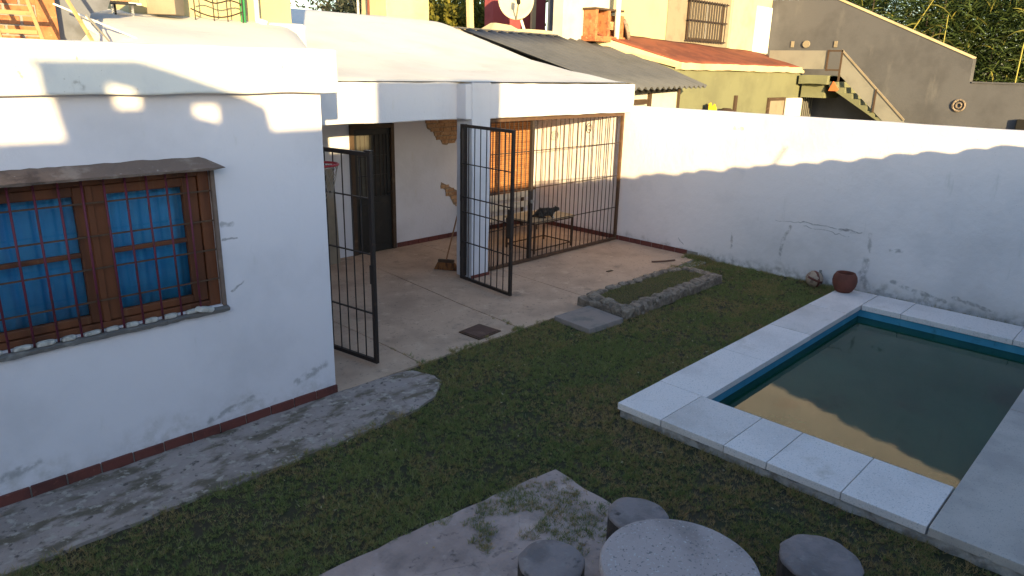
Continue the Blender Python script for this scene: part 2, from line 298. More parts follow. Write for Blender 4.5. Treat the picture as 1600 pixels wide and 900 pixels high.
    def build(s, name, m, parent=None, bevel=0, smooth=False, seg=2):
        o = bpy.data.objects.new(name, s.mesh(name, m, smooth)); COL.objects.link(o); attach(o, parent)
        if bevel:
            b = o.modifiers.new('bevel', 'BEVEL'); b.width = bevel; b.segments = seg; b.limit_method = 'ANGLE'
        return o
def worldloc(o):
    v = Vector(o.location)
    return v+(worldloc(o.parent) if o.parent else Vector((0, 0, 0)))
def attach(o, parent):
    """parts are modelled in place; the parent may stand anywhere"""
    if parent:
        o.parent = parent
        off = Vector((0, 0, 0)); p = parent
        while p: off += Vector(p.location)+p.matrix_parent_inverse.to_translation() if p.parent else Vector(p.location); p = p.parent
        o.matrix_parent_inverse = Matrix.Translation(-off)
def tag(o, label, cat, group=None):
    o['label'] = label; o['category'] = cat
    if group: o['group'] = group
    return o
def thing(name, loc, label, cat, group=None):
    o = bpy.data.objects.new(name, None); COL.objects.link(o); o.location = loc; o.empty_display_size = .2
    return tag(o, label, cat, group)
def structure(o): o['kind'] = 'structure'; return o
def stuff(o): o['kind'] = 'stuff'; return o
def piece(name, me, parent, loc, rot=(0, 0, 0), sc=(1, 1, 1)):
    o = bpy.data.objects.new(name, me); COL.objects.link(o); attach(o, parent)
    o.location = loc; o.rotation_euler = rot; o.scale = sc; return o
def rock_mesh(name, m, seed, rough=.22):
    bm = bmesh.new(); bmesh.ops.create_icosphere(bm, subdivisions=2, radius=.5)
    for v in bm.verts:
        q = v.co.copy(); q = Vector([math.copysign(abs(c*2)**.6/2, c) for c in q])
        v.co = q*(1+rough*noise.noise(q*2.3+Vector((seed*5.1, 0, 0)))+rough*.6*noise.noise(q*6+Vector((seed, 3, 1))))
    me = bpy.data.meshes.new(name); bm.to_mesh(me); bm.free(); me.materials.append(M[m]); return me

# ------------------------------------------------------------------ ground
PX0, PX1, PY0, PY1 = 5.78, 9.99, .83, 2.98          # pool opening
g = B()
xs = [-400, PX0-.02, PX1+.02, 400]; ys = [-400, PY0-.02, PY1+.02, 400]
for i in range(3):
    for j in range(3):
        if i == 1 and j == 1: continue
        g.add([(xs[i], ys[j], -.02), (xs[i+1], ys[j], -.02), (xs[i+1], ys[j+1], -.02), (xs[i], ys[j+1], -.02)], [(0, 1, 2, 3)])
structure(g.build('ground', 'soil'))

# patio, poured in slabs with open joints
def ragged(poly, step=.06, amp=.022, sd=0):
    out = []
    for (xa, ya), (xb, yb) in zip(poly, poly[1:]+poly[:1]):
        L_ = math.hypot(xb-xa, yb-ya); k_ = max(1, int(L_/step))
        for i in range(k_):
            t = i/k_; x, y = xa+(xb-xa)*t, ya+(yb-ya)*t
            out.append((x+amp*(noise.noise(Vector((x*5, y*5, sd)))+.6*noise.noise(Vector((x*14, y*14, sd+3)))), y+amp*(noise.noise(Vector((x*5, y*5, sd+7)))+.6*noise.noise(Vector((x*14, y*14, sd+9))))))
    return out
patio = structure(B().box(3.47, 11.0, 5.75, 9.96, -.06, -.012).build('patio_floor', 'mortar'))
PATIO_SLABS = [[(3.47, 5.64), (4.50, 5.64), (4.53, 6.1), (4.56, 9.96), (3.47, 9.96)],
               [(4.512, 5.64), (6.10, 5.655), (6.17, 6.83), (6.38, 8.93), (6.45, 9.96), (4.572, 9.96), (4.542, 6.1)],
               [(6.118, 5.66), (7.42, 5.64), (7.72, 5.88), (7.79, 7.32), (7.92, 9.96), (6.468, 9.96), (6.398, 8.93), (6.188, 6.83)],
               [(7.735, 5.93), (10.0, 5.95), (10.86, 6.02), (11.0, 6.2), (11.0, 9.96), (7.938, 9.96), (7.805, 7.32)]]
for p in PATIO_SLABS: B().prism(ragged(p, .09, .006, 11), -.05, 0).build('slab', 'concrete', patio)
# worn path along the house
PATH = [(-6, 5.64), (-6, 4.80), (.6, 4.80), (1.46, 4.82), (2.0, 4.79), (2.73, 4.79), (3.3, 4.80), (3.81, 4.82), (4.05, 4.91), (4.22, 5.02), (4.37, 5.14), (4.40, 5.30), (4.31, 5.56), (4.1, 5.625), (3.46, 5.63)]
structure(B().prism(ragged([(-1, 5.64), (-1, 4.80)]+PATH[2:]), -.05, .006).build('path', 'path'))
# concrete pad below the table
PAD = [(-3, 3.46), (-3, -2), (3.9, -2), (3.88, 1.0), (3.87, 2.2), (3.89, 2.9), (3.94, 3.22), (3.7, 3.27), (2.9, 3.36), (1.9, 3.45)]
structure(B().prism(ragged(PAD, .08, .018, 5), -.05, .008).build('concrete_pad', 'pad'))

# ------------------------------------------------------------------ left house
YH = 5.66
house = thing('white_house', (1.5, 5.66, 0), 'white limewashed house with barred window and blue curtains, at the left', 'house')
WX0, WX1, WZ0, WZ1 = .50, 2.42, 1.14, 2.29
wl = B()
wl.box(-6, WX0, YH, YH+.22, 0, 2.9).box(WX1, 3.45, YH, YH+.22, 0, 2.9).box(WX0, WX1, YH, YH+.22, 0, WZ0).box(WX0, WX1, YH, YH+.22, WZ1, 2.9)
wl.v = [(x, y, z) for x, y, z in wl.v]
wl.build('wall', 'white_house', house)
B().wbox(3.23, 3.449, YH+.221, 9.95, 0, 2.9, 1, 24, .004).build('side_wall', 'white_house', house, .01)
B().box(-6, 3.22, 7.0, 7.1, 0, 2.84).build('inner_wall', 'dark', house)
B().wbox(-6, 3.57, 5.555, 5.86, 2.848, 3.20, 0, 90, .007, 2.4).build('parapet', 'parapet', house, .018)
# sloping roof behind the parapet
rf = B(); rn, rm = 44, 14; V = []; F = []
for i in range(rn+1):
    for j in range(rm+1):
        t = j/rm; y = 5.84+2.6*t; xr = 3.55+1.15*min(1, t*1.1); x = -6+(xr+6)*(i/rn)**.45
        sx_ = min(1, max(0, (x-1.95)/.35)); z = 3.10+.47*t**.85*sx_*sx_*(3-2*sx_)+.02*noise.noise(Vector((x*1.1, y*1.1, 0)))-.25*max(0, (i-rn+2)/2)**2*.3
        V.append((x, y, z))
for i in range(rn):
    for j in range(rm): a = i*(rm+1)+j; F.append((a, a+rm+1, a+rm+2, a+1))
rf.add(V, F)
k0 = rn*(rm+1)
rf.add([V[k0+j] for j in range(rm+1)]+[(V[k0+j][0], V[k0+j][1], 2.7) for j in range(rm+1)], [(j, j+1, rm+2+j, rm+1+j) for j in range(rm)])
rf.build('roof', 'roofwhite', house, smooth=True)
# skirting tiles
sk = B().box(0, .224, -.022, 0, 0, .085).mesh('skirting_tile', 'skirt')
x = 3.455
for i in range(22):
    o = piece('skirting_tile', sk, house, (x-.224, YH-.001, -.002+random.uniform(-.003, .004)), (0, 0, random.uniform(-.006, .006))); x -= .236
B().box(-3, 3.45, YH-.010, YH-.0005, 0, .078).build('skirting_mortar', 'mortar', house)
# window: frame, two casements, bars, hood, sill
win = B().box(WX0, WX0+.09, YH+.03, YH+.13, WZ0, WZ1).box(WX1-.09, WX1-.001, YH+.03, YH+.13, WZ0, WZ1).box(WX0+.09, WX1-.09, YH+.03, YH+.13, WZ1-.07, WZ1-.001).box(WX0+.09, WX1-.09, YH+.03, YH+.13, WZ0+.001, WZ0+.05).build('window', 'wood', house, .006)
for (a, b) in ((.60, 1.545), (1.555, 2.325)):
    f = B(); yl, yh = YH+.045, YH+.10; sa, sb = (.09, .095) if a < 1 else (.10, .115)
    f.box(a, a+sa, yl, yh, WZ0+.055, WZ1-.075).box(b-sb, b, yl, yh, WZ0+.055, WZ1-.075).box(a+sa, b-sb, yl+.002, yh-.002, WZ1-.145, WZ1-.075).box(a+sa, b-sb, yl+.002, yh-.002, WZ0+.055, WZ0+.115)
    f.build('casement', 'wood', win, .008)
    B().box(a+sa, b-sb, yl+.006, yh-.012, 1.70, 1.735).build('glazing_bar', 'wood', win, .006)
    for z0, z1 in ((WZ0+.115, 1.70), (1.735, WZ1-.145)): B().box(a+sa-.005, b-sb+.005, YH+.078, YH+.082, z0-.004, z1+.004).build('pane', 'glass', win)
B().box(1.525, 1.575, YH+.028, YH+.046, WZ0+.05, WZ1-.07).build('cover_strip', 'wood', win, .008)
B().box(WX1-.002, WX1+.032, YH-.012, YH+.028, WZ0-.01, WZ1+.005).build('reveal', 'hood', win, .006)
for k, xb in enumerate([.60, .75, .90, 1.05, 1.20, 1.35, 1.49, 1.64, 1.78, 1.925, 2.07, 2.225]):
    B().tube((xb, YH-.028, WZ0-.005), (xb+random.uniform(-.004, .004), YH-.028, WZ1+.01), .0085, 6).build('bar', 'winebar', win, smooth=True)
for z in (2.10, 1.86, 1.62, 1.375):
    B().bar((.52, YH-.017, z), (2.40, YH-.017, z+.004), .008, .012).build('cross_bar', 'rustiron', win)
hd = B(); V = []; F = []; n = 60
for i in range(n+1):
    x = -.6+3.10*i/n; q_ = max(0, (x-2.36)/.14); e = 1-.3*q_
    nz = lambda a: .010*noise.noise(Vector((x*5, a, 0)))+.006*noise.noise(Vector((x*17, a, 2)))
    V += [(x, YH-.001, 2.296), (x, YH-.165*e+nz(1), 2.284+nz(2)*.6), (x, YH-.17*e+nz(3), 2.302-.010*q_+nz(4)*.6), (x, YH-.001, 2.372-.068*q_+nz(5)*(1-.6*q_))]
for i in range(n):
    for k in range(4): F.append((i*4+k, i*4+(k+1) % 4, i*4+4+(k+1) % 4, i*4+4+k))
F += [(3, 2, 1, 0), (n*4, n*4+1, n*4+2, n*4+3)]
hd.add(V, F).build('window_hood', 'hood', house)
sl_ = B(); V = []; F = []; n = 70
for i in range(n+1):
    x = .3+2.16*i/n; nz = lambda a: .009*noise.noise(Vector((x*6, a, 0)))+.007*noise.noise(Vector((x*19, a, 2)))
    V += [(x, YH-.001, 1.085+nz(1)), (x, YH-.038+nz(2), 1.088+nz(3)), (x, YH-.045+nz(4), 1.118+nz(5)), (x, YH+.04, 1.142)]
for i in range(n):
    for k in range(4): F.append((i*4+k, i*4+(k+1) % 4, i*4+4+(k+1) % 4, i*4+4+k))
F += [(3, 2, 1, 0), (n*4, n*4+1, n*4+2, n*4+3)]
sl_.add(V, F).build('sill', 'sill', win)
chip = rock_mesh('plaster_chip', 'chip', 3)
for k, xb in enumerate([.82, .97, 1.12, 1.27, 1.42, 1.565, 1.71, 1.85, 2.0, 2.15]):
    piece('plaster_chip', chip, win, (xb+random.uniform(-.015, .015), YH-.012, 1.145), (0, .0, random.uniform(-.1, .1)), (random.uniform(.09, .125), .05, random.uniform(.025, .04)))
piece('plaster_chip', chip, win, (2.26, YH-.02, 1.14), (0, .3, .3), (.16, .09, .05))
# curtains
def curtain(x0, x1, label, ph):
    V = []; F = []; n = 60
    for i in range(n+1):
        x = x0+(x1-x0)*i/n
        y = YH+.165+.016*math.sin(x*31+ph)+.012*math.sin(x*67+ph*2)-(.03 if abs(x-(x0+.10)) < .035 else 0)
        V += [(x, y, WZ0-.05), (x+.008*math.sin(x*9), y+.004*math.sin(x*20), 1.7), (x, y*.995+.0285, WZ1+.02)]
    for i in range(n): a = i*3; F += [(a, a+3, a+4, a+1), (a+1, a+4, a+5, a+2)]
    o = B().add(V, F).build('curtain', 'curtain', smooth=True)
    m = o.modifiers.new('thick', 'SOLIDIFY'); m.thickness = .003
    tag(o, label, 'curtain', 'blue window curtains')
curtain(.45, 1.55, 'blue curtain behind the left casement of the barred window', .4)
curtain(1.56, 2.52, 'blue curtain behind the right casement of the barred window', 2.1)

# ------------------------------------------------------------------ porch
porch = thing('porch', (7.2, 8.5, 0), 'white porch with sloping coated roof, central column and deep front beam', 'porch')
prof = [(7.90, 2.90), (8.98, 3.05), (10.14, 3.26), (11.0, 3.50), (11.84, 3.74), (12.88, 4.01), (13.6, 4.09), (14.6, 4.05)]
V = []; F = []; nx = 40
fine = []
for (y0, z0), (y1, z1) in zip(prof, prof[1:]):
    for k in range(5): fine.append((y0+(y1-y0)*k/5, z0+(z1-z0)*k/5))
fine.append(prof[-1]); fine = [(7.655, 2.885)]+fine; m_ = len(fine)
for i in range(nx+1):
    x = 3.56+(11.06-3.56)*i/nx
    for j, (y, z) in enumerate(fine):
        yy = y if j else (7.86 if x < 7.0 else 7.655)
        V.append((x, yy, z+(.018*noise.noise(Vector((x*.8, y*.8, 1)))+.008*noise.noise(Vector((x*3, y*3, 5))))*min(1, j/3)-(.03*max(0, (x-10.8)/.26)**2)))
for i in range(nx):
    for j in range(m_-1): a = i*m_+j; F.append((a, a+m_, a+m_+1, a+1))
r = B().add(V, F)
r.add([V[nx*m_+j] for j in range(m_)]+[(11.06, V[nx*m_+j][1], 2.5) for j in range(m_)], [(j, j+1, m_+j+1, m_+j) for j in range(m_-1)])
r.add([V[i*m_+m_-1] for i in (0, nx)]+[(11.06, 14.6, 2.4), (3.56, 14.6, 2.4)], [(0, 1, 2, 3)])
r.build('roof', 'roofwhite', porch, smooth=True)
B().box(3.46, 11.0, 8.05, 9.98, 2.46, 2.52).build('ceiling', 'white', porch)
B().wbox(3.46, 7.09, 7.88, 8.04, 2.36, 2.875, 0, 40, .006, 3).build('beam', 'white', porch, .012)
B().wbox(7.0, 11.07, 7.68, 8.04, 2.37, 2.86, 0, 40, .006, 3).build('beam', 'white', porch, .015)
B().wbox(7.11, 7.47, 7.66, 8.0, 0, 2.88, 2, 20, .004, 3).build('column', 'white', porch, .012)
B().box(7.10, 7.48, 7.645, 7.659, 0, .05).build('column_skirting', 'skirt', porch, .003)
B().wbox(3.46, 6.56, 9.97, 10.2, 0, 2.5, 0, 20, .002).wbox(7.43, 11.015, 9.97, 10.2, 0, 2.5, 0, 20, .002).box(6.56, 7.43, 9.975, 10.2, 2.16, 2.5).build('back_wall', 'white', porch)
B().box(3.46, 11.0, 14.3, 14.5, 0, 4.0).build('rear_wall', 'white', porch)
B().box(6.3, 7.7, 11.2, 11.3, 0, 2.4).build('inner_wall', 'taupe', porch)
for i in range(15):
    piece('skirting_tile', sk, porch, (7.46+i*.236, 9.969, 0), (0, 0, random.uniform(-.004, .004)), (1, .8, .95))
# door in the back wall, its upper half glazed behind bars
door = B().box(6.56, 6.63, 9.93, 10.04, 0, 2.15).box(7.36, 7.43, 9.93, 10.04, 0, 2.15).box(6.63, 7.36, 9.93, 10.04, 2.08, 2.15).build('door', 'wooddark', porch, .005)
B().box(6.635, 7.355, 9.97, 10.01, .01, .95).box(6.635, 6.70, 9.97, 10.01, .95, 2.075).box(7.29, 7.355, 9.97, 10.01, .95, 2.075).box(6.70, 7.29, 9.97, 10.01, 1.98, 2.075).box(6.955, 6.985, 9.968, 10.012, .95, 1.98).build('door_leaf', 'door', door, .004)
B().box(6.70, 7.29, 9.958, 9.969, .12, .85).build('door_panel', 'door', door, .01)
for a, b in ((6.70, 6.955), (6.985, 7.29)): B().box(a-.003, b+.003, 9.988, 9.992, .95, 1.98).build('pane', 'doorpane' if a < 6.8 else 'door', door)
for z in (1.30, 1.62): B().box(6.70, 7.29, 9.975, 9.985, z, z+.018).build('glazing_bar', 'door', door)
for xb in (6.77, 6.86, 7.06, 7.15, 7.23): B().tube((xb, 9.975, .95), (xb, 9.975, 1.98), .006, 5).build('bar', 'iron', door)
B().tube((7.32, 9.95, 1.02), (7.32, 9.90, 1.02), .012, 6).tube((7.32, 9.90, 1.02), (7.22, 9.90, 1.02), .009, 6).build('door_handle', 'iron', door)
# shutter window in the back wall
sw = B().box(9.62, 9.70, 9.94, 9.985, .74, 2.14).box(10.86, 10.94, 9.94, 9.985, .74, 2.14).box(9.70, 10.86, 9.94, 9.985, 2.06, 2.14).box(9.58, 10.98, 9.90, 9.985, .68, .74).build('shutter_window', 'wood', porch, .005)
s_ = B()
for k in range(33): s_.box(9.702, 10.858, 9.948+.0015*(k % 2), 9.97, .742+k*.04, .742+k*.04+.034)
stuff(s_.build('shutter_slats', 'shutter', sw, .004, seg=1))
B().box(9.702, 10.858, 9.962, 9.972, .742, 2.058).build('shutter_backing', 'wooddark', sw)
# plaster fallen from the back wall shows the bricks
bk = B().box(-.5, .5, 0, 1, -.5, .5).mesh('brick', 'brick2')
def fallen_plaster(poly, z0, z1, nm):
    P_ = [(x+.012*noise.noise(Vector((x*30, z*30, 0))), z+.012*noise.noise(Vector((x*30, z*30, 4)))) for x, z in poly]
    B().prism_y(P_, 9.962, 9.969).build('exposed_mortar', 'brickmortar', porch)
    px_, pz_ = np.array([p[0] for p in P_]), np.array([p[1] for p in P_]); z = z0; row = 0
    while z < z1:
        xs_ = []
        for k in range(len(P_)):
            (xa, za), (xb, zb) = P_[k], P_[(k+1) % len(P_)]
            if (za > z) != (zb > z): xs_.append(xa+(xb-xa)*(z-za)/(zb-za))
        xs_.sort()
        for xa, xb in zip(xs_[::2], xs_[1::2]):
            x = xa-(row % 2)*.1-random.uniform(0, .06)
            while x < xb:
                l = random.uniform(.17, .23); c0, c1 = max(x, xa+random.uniform(-.015, .02)), min(x+l, xb+random.uniform(-.02, .015))
                if c1-c0 > .03: piece('brick', bk, porch, ((c0+c1)/2, 9.960-random.uniform(.002, .012), z+random.uniform(-.005, .005)), (random.uniform(-.05, .05), random.uniform(-.03, .03), 0), (c1-c0-.014, .03, random.uniform(.052, .064)))
                x += l
        z += .074; row += 1
M['brickmortar'] = mat('crumbling_mortar', (.24, .17, .11), .95, [((.34, .28, .20), 16, .5, .65, 6), ((.13, .085, .055), 22, .58, .68, 6)], (40, 1, .02))
fallen_plaster([(8.0, 2.40), (8.04, 2.26), (8.13, 2.15), (8.17, 2.03), (8.30, 1.97), (8.36, 1.86), (8.46, 1.84), (8.52, 1.74), (8.62, 1.72), (8.70, 1.78), (8.80, 1.75), (8.90, 1.85), (8.96, 2.0), (8.97, 2.40)], 1.78, 2.40, 1)
fallen_plaster([(8.48, 1.06), (8.47, .97), (8.58, .90), (8.60, .82), (8.70, .76), (8.78, .62), (8.92, .55), (8.95, .84), (8.80, .90), (8.66, .98)], .60, 1.06, 2)

# ------------------------------------------------------------------ iron grille and gates
def grille(parent, A, Bp, z0, z1, bars, crosses, post=.035, barr=.0075, m='iron', top=True):
    A, Bp = Vector((*A, 0)), Vector((*Bp, 0)); d = Bp-A; Ln = d.length; d.normalize(); P = lambda t, z: A+d*t+Vector((0, 0, z))
    rot = math.atan2(d.y, d.x)
    def bx(t0, t1, h0, h1, th):
        b = B().box(t0, t1, -th/2, th/2, h0, h1); c, s_ = math.cos(rot), math.sin(rot)
        b.v = [(A.x+x*c-y*s_, A.y+x*s_+y*c, z) for x, y, z in b.v]; return b
    bx(0, post, z0, z1, post).build('post', m, parent, .003); bx(Ln-post, Ln, z0, z1, post).build('post', m, parent, .003)
    bx(post, Ln-post, z1-post, z1, post*.96).build('top_rail', m, parent, .003)
    bx(post, Ln-post, z0, z0+post, post*.96).build('bottom_rail', m, parent, .003)
    for i in range(bars):
        t = post+(Ln-2*post)*(i+1)/(bars+1)
        B().tube(P(t, z0+post*.5), P(t+random.uniform(-.004, .004), z1-post*.5), barr, 6).build('bar', m, parent, smooth=True)
    for z in crosses: bx(post, Ln-post, z, z+.012, .022).build('cross_bar', m, parent)
    return bx
gl = thing('gate', (4.12, 5.905, 0), 'black iron bar gate standing open beside the white house corner', 'gate', 'open iron gate leaves')
f = grille(gl, (3.86, 7.66), (4.125, 5.90), .03, 2.265, 12, (1.80, 1.22, .58), .042)
f(1.735, 1.765, .92, 1.12, .07).build('lock_box', 'iron', gl, .004)
f(1.70, 1.79, 2.27, 2.285, .05).build('top_cap', 'iron', gl)
gr = thing('gate', (6.97, 7.73, 0), 'black iron bar gate standing open in front of the porch column', 'gate', 'open iron gate leaves')
f = grille(gr, (6.965, 7.735), (6.876, 6.593), .03, 2.31, 7, (1.75, 1.27, 1.05, .60), .042)
f(1.06, 1.14, .85, 1.25, .06).build('lock_box', 'iron', gr, .004)
for z in (.35, 1.2, 2.1): B().tube((6.985, 7.765, z), (6.985, 7.765, z+.09), .014, 8).build('hinge', 'iron', gr)
B().box(7.005, 7.11, 7.765, 7.79, .03, 2.30).build('hinge_plate', 'iron', gr, .004)
gf = thing('iron_grille', (9.2, 7.75, 0), 'fixed brown iron grille closing the right bay of the porch', 'grille')
f = grille(gf, (7.49, 7.78), (10.95, 7.78), .012, 2.355, 0, (), .05, m='rustiron')
B().box(8.49, 8.55, 7.75, 7.81, .06, 2.30).build('post', 'iron', gf, .004)
for i in range(9): B().tube((7.60+i*.099, 7.78, .04), (7.60+i*.099+random.uniform(-.006, .006), 7.78, 2.33), .0075, 6).build('bar', 'iron', gf, smooth=True)
for i in range(20): B().tube((8.63+i*.113, 7.78, .04), (8.63+i*.113+random.uniform(-.006, .006), 7.78, 2.33), .0075, 6).build('bar', 'iron', gf, smooth=True)
for z in (1.82, 1.22, .63):
    B().box(7.54, 8.488, 7.772, 7.788, z, z+.012).build('cross_bar', 'iron', gf); B().box(8.552, 10.90, 7.772, 7.788, z, z+.012).build('cross_bar', 'iron', gf)
B().box(8.44, 8.52, 7.735, 7.765, .98, 1.22).build('lock_box', 'iron', gf, .006)
B().tube((8.50, 7.72, 1.02), (8.50, 7.735, 1.02), .03, 10).build('lock_plate', 'galv', gf)
rg = B()
rg.path([(9.93+.065*math.cos(a*.524), 7.76, 2.13+.085*math.sin(a*.524)) for a in range(13)], .007, 5)
rg.path([(9.93+.03*math.cos(a*.785), 7.76, 2.13+.04*math.sin(a*.785)) for a in range(9)], .006, 5)
rg.build('scroll_ornament', 'iron', gf)

# ------------------------------------------------------------------ boundary wall
bw = thing('boundary_wall', (11.1, 4, 0), 'long white boundary wall with cracked plaster behind the pool', 'wall')
B().wbox(11.02, 11.20, -6, 16, -.05, 2.485, 1, 150, .005, 1.6).build('wall', 'bwall', bw, .02)
skx = B().box(-.02, 0, 0, .235, 0, .085).mesh('skirting_tile', 'skirt')
for i in range(15): piece('skirting_tile', skx, bw, (11.014, 9.72-i*.247, -.002), (0, 0, random.uniform(-.006, .006)))
B().box(11.004, 11.0135, 6.05, 9.96, 0, .078).build('skirting_mortar', 'mortar', bw)

# ------------------------------------------------------------------ pool
pool = thing('swimming_pool', (7.9, 1.9, 0), 'rectangular in-ground pool with blue walls and pale stone coping', 'pool')
b = B()
b.add([(PX0+.03, PY0+.0, -1.3), (PX1, PY0+.0, -1.3), (PX1, PY1, -1.3), (PX0+.03, PY1, -1.3), (PX0+.03, PY0, .048), (PX1, PY0, .048), (PX1, PY1, .048), (PX0+.03, PY1, .048)],
      [(0, 1, 2, 3), (0, 4, 5, 1), (1, 5, 6, 2), (2, 6, 7, 3), (3, 7, 4, 0)])
bo = b.build('basin', 'poolblue', pool); bo.modifiers.new('thick', 'SOLIDIFY').thickness = .012
def slab(poly, m='coping', t=.068): 
    o = B().prism(poly, .122-t+random.uniform(-.002, .002), .122+random.uniform(-.003, .003)).build('coping_slab', random.choice(('coping', 'coping', 'coping2')) if m == 'coping' else m, pool, .005)
X0 = 5.10; g_ = .0032
ny = [3.47, 2.995, 2.38, 2.005, 1.42, .835]
for a, b_ in zip(ny, ny[1:]): slab([(X0, b_+g_), (5.81, b_+g_), (5.81, a-g_), (X0, a-g_)])
lx = [5.815, 7.10, 8.29, 9.45, 10.62]
for i, (a, b_) in enumerate(zip(lx, lx[1:])): slab([(a+g_, 2.95), (b_-g_, 2.95), (b_-g_, 3.47 if i < 3 else 3.46), (a+g_, 3.47)])
fy = [2.94, 2.45, 1.2, .835]
for a, b_ in zip(fy, fy[1:]): slab([(9.96, b_+g_), (10.62, b_+g_), (10.62, a-g_), (9.96, a-g_)])
dx = [X0, 7.72, 10.62]
for a, b_ in zip(dx, dx[1:]): slab([(a+g_, -1.0), (b_-g_, -1.0), (b_-g_, .825), (a+g_, .825)], 'deck')
rg = B()
rg.wbox(X0+.015, X0+.10, -1.0, 3.44, -.05, .056, 1, 160, .016, 7).wbox(X0+.10, 10.6, 3.36, 3.455, -.05, .056, 0, 160, .010, 7)
rg.box(5.2, 5.775, .84, 3.3, -.05, .05).box(5.82, 9.94, 2.998, 3.36, -.05, .05).box(10.01, 10.6, .84, 3.36, -.05, .05).box(5.2, 10.6, -.98, .815, -.05, .05)
rg.build('footing', 'ragged', pool)
V = []; F = []; n = 24
structure(B().add([(PX0+.03, PY0, -.045), (PX1, PY0, -.045), (PX1, PY1, -.045), (PX0+.03, PY1, -.045)], [(0, 1, 2, 3)]).build('water', 'water'))

# ------------------------------------------------------------------ planter, loose slab, cover
pl = thing('stone_planter', (8.7, 5.4, 0), 'low grass-filled planting bed edged with rough grey stones', 'planter')
rocks = [rock_mesh('stone', 'stone', s, .30) for s in range(5)]
def edge(a, b, n, wd, hh, jit=.02):
    a, b = Vector(a), Vector(b); d = b-a; an = math.atan2(d.y, d.x)
    for i in range(n):
        p = a+d*((i+.5)/n)
        piece('stone', random.choice(rocks), pl, (p.x+random.uniform(-jit, jit), p.y+random.uniform(-jit, jit), hh*.42), (random.uniform(-.1, .1), random.uniform(-.1, .1), an+random.uniform(-.15, .15)),
              (d.length/n*random.uniform(1.05, 1.35), wd*random.uniform(.85, 1.15), hh*random.uniform(.9, 1.2)))
edge((7.55, 5.74), (7.40, 5.06), 5, .20, .17); edge((7.42, 5.03), (9.85, 5.08), 17, .20, .16)
edge((7.60, 5.80), (9.85, 5.72), 15, .13, .12, .035); edge((9.88, 5.10), (9.92, 5.68), 5, .16, .12)
B().wbox(7.34, 7.50, 5.0, 5.78, -.03, .115, 1, 24, .012, 6).wbox(7.36, 9.9, 4.97, 5.12, -.03, .11, 0, 60, .014, 6).wbox(7.5, 9.85, 5.72, 5.82, -.03, .06, 0, 60, .014, 6).build('edging_mortar', 'stone', pl, .015)
B().box(7.46, 9.85, 5.08, 5.76, -.03, .07).build('soil', 'soil', pl)
tag(B().hexa([(6.66, 5.60, -.02), (6.60, 4.98, -.02), (7.25, 4.93, -.02), (7.33, 5.56, -.02)], [(6.67, 5.61, .045), (6.61, 4.99, .05), (7.25, 4.94, .055), (7.33, 5.57, .05)]).build('stone_slab', 'slabstone', None, .008),
    'loose grey slab lying between the patio edge and the planting bed', 'slab')
cv = thing('drain_cover', (5.63, 5.9, 0), 'square rusty brown cover plate on the patio edge', 'cover')
B().hexa([(5.43, 6.07, .003), (5.44, 5.715, .003), (5.84, 5.75, .003), (5.81, 6.11, .003)], [(5.43, 6.07, .016), (5.44, 5.715, .016), (5.84, 5.75, .016), (5.81, 6.11, .016)]).build('frame', 'rustiron', cv, .003)
B().hexa([(5.455, 6.045, .017), (5.465, 5.742, .017), (5.815, 5.775, .017), (5.785, 6.082, .017)], [(5.455, 6.045, .023), (5.465, 5.742, .023), (5.815, 5.775, .023), (5.785, 6.082, .023)]).build('plate', 'rustplate', cv, .003)

# ------------------------------------------------------------------ garden table and stump stools
tb = thing('garden_table', (2.80, 1.47, 0), 'round speckled cement table at the bottom edge', 'table')
B().lathe([(.38, .64), (.395, .65), (.40, .67), (.40, .705), (.393, .717), (.375, .72)], (2.80, 1.46, 0), 64, .012).build('table_top', 'tabletop_t', tb, smooth=False)
B().lathe([(.22, 0), (.19, .08), (.15, .3), (.14, .55), (.2, .64)], (2.80, 1.46, 0), 24, .15).build('pedestal', 'bark', tb)
def stool(x, y, r, label, seed):
    t = thing('stump_stool', (x, y, 0), label, 'stool', 'stump stools around the round table')
    n = 44; V = []; F = []
    H = [0, .06, .2, .34, .425]
    for z in H:
        for k in range(n):
            a = 2*math.pi*k/n; q = Vector((math.cos(a)*2.2, math.sin(a)*2.2, seed))
            rr = r*(1+.06*noise.noise(q)+.05*noise.noise(q*5+Vector((0, 0, z*.8))))*(1.05 if z < .01 else 1)
            V.append((x+rr*math.cos(a), y+rr*math.sin(a), z))
    for j in range(len(H)-1):
        for k in range(n): F.append((j*n+k, j*n+(k+1) % n, j*n+n+(k+1) % n, j*n+n+k))
    B().add(V, F+[tuple(range((len(H)-1)*n, len(H)*n))]).build('bark', 'bark', t)
    V = []; F = []
    rings = [(1.0, .4255), (1.01, .437), (.97, .448), (.6, .452), (.25, .449), (.02, .45)]
    for s_, z in rings:
        for k in range(n):
            a = 2*math.pi*k/n; q = Vector((math.cos(a)*2.2, math.sin(a)*2.2, seed)); rr = r*s_*(1+.06*noise.noise(q)+.02*noise.noise(q*4))
            V.append((x+rr*math.cos(a), y+rr*math.sin(a), z+.006*noise.noise(Vector((x+rr*math.cos(a), y+rr*math.sin(a), seed))*9)))
    for j in range(len(rings)-1):
        for k in range(n): F.append((j*n+k, j*n+(k+1) % n, j*n+n+(k+1) % n, j*n+n+k))
    B().add(V, F+[tuple(range((len(rings)-1)*n, len(rings)*n))]).build('seat', 'stooltop', t, smooth=True)
stool(2.64, 2.16, .185, 'grey stump stool left of the round table on the concrete pad', 1.3)
stool(3.36, 2.07, .185, 'grey stump stool half hidden behind the round table', 4.7)
stool(3.76, 1.09, .225, 'grey stump stool right of the round table on the grass', 8.2)

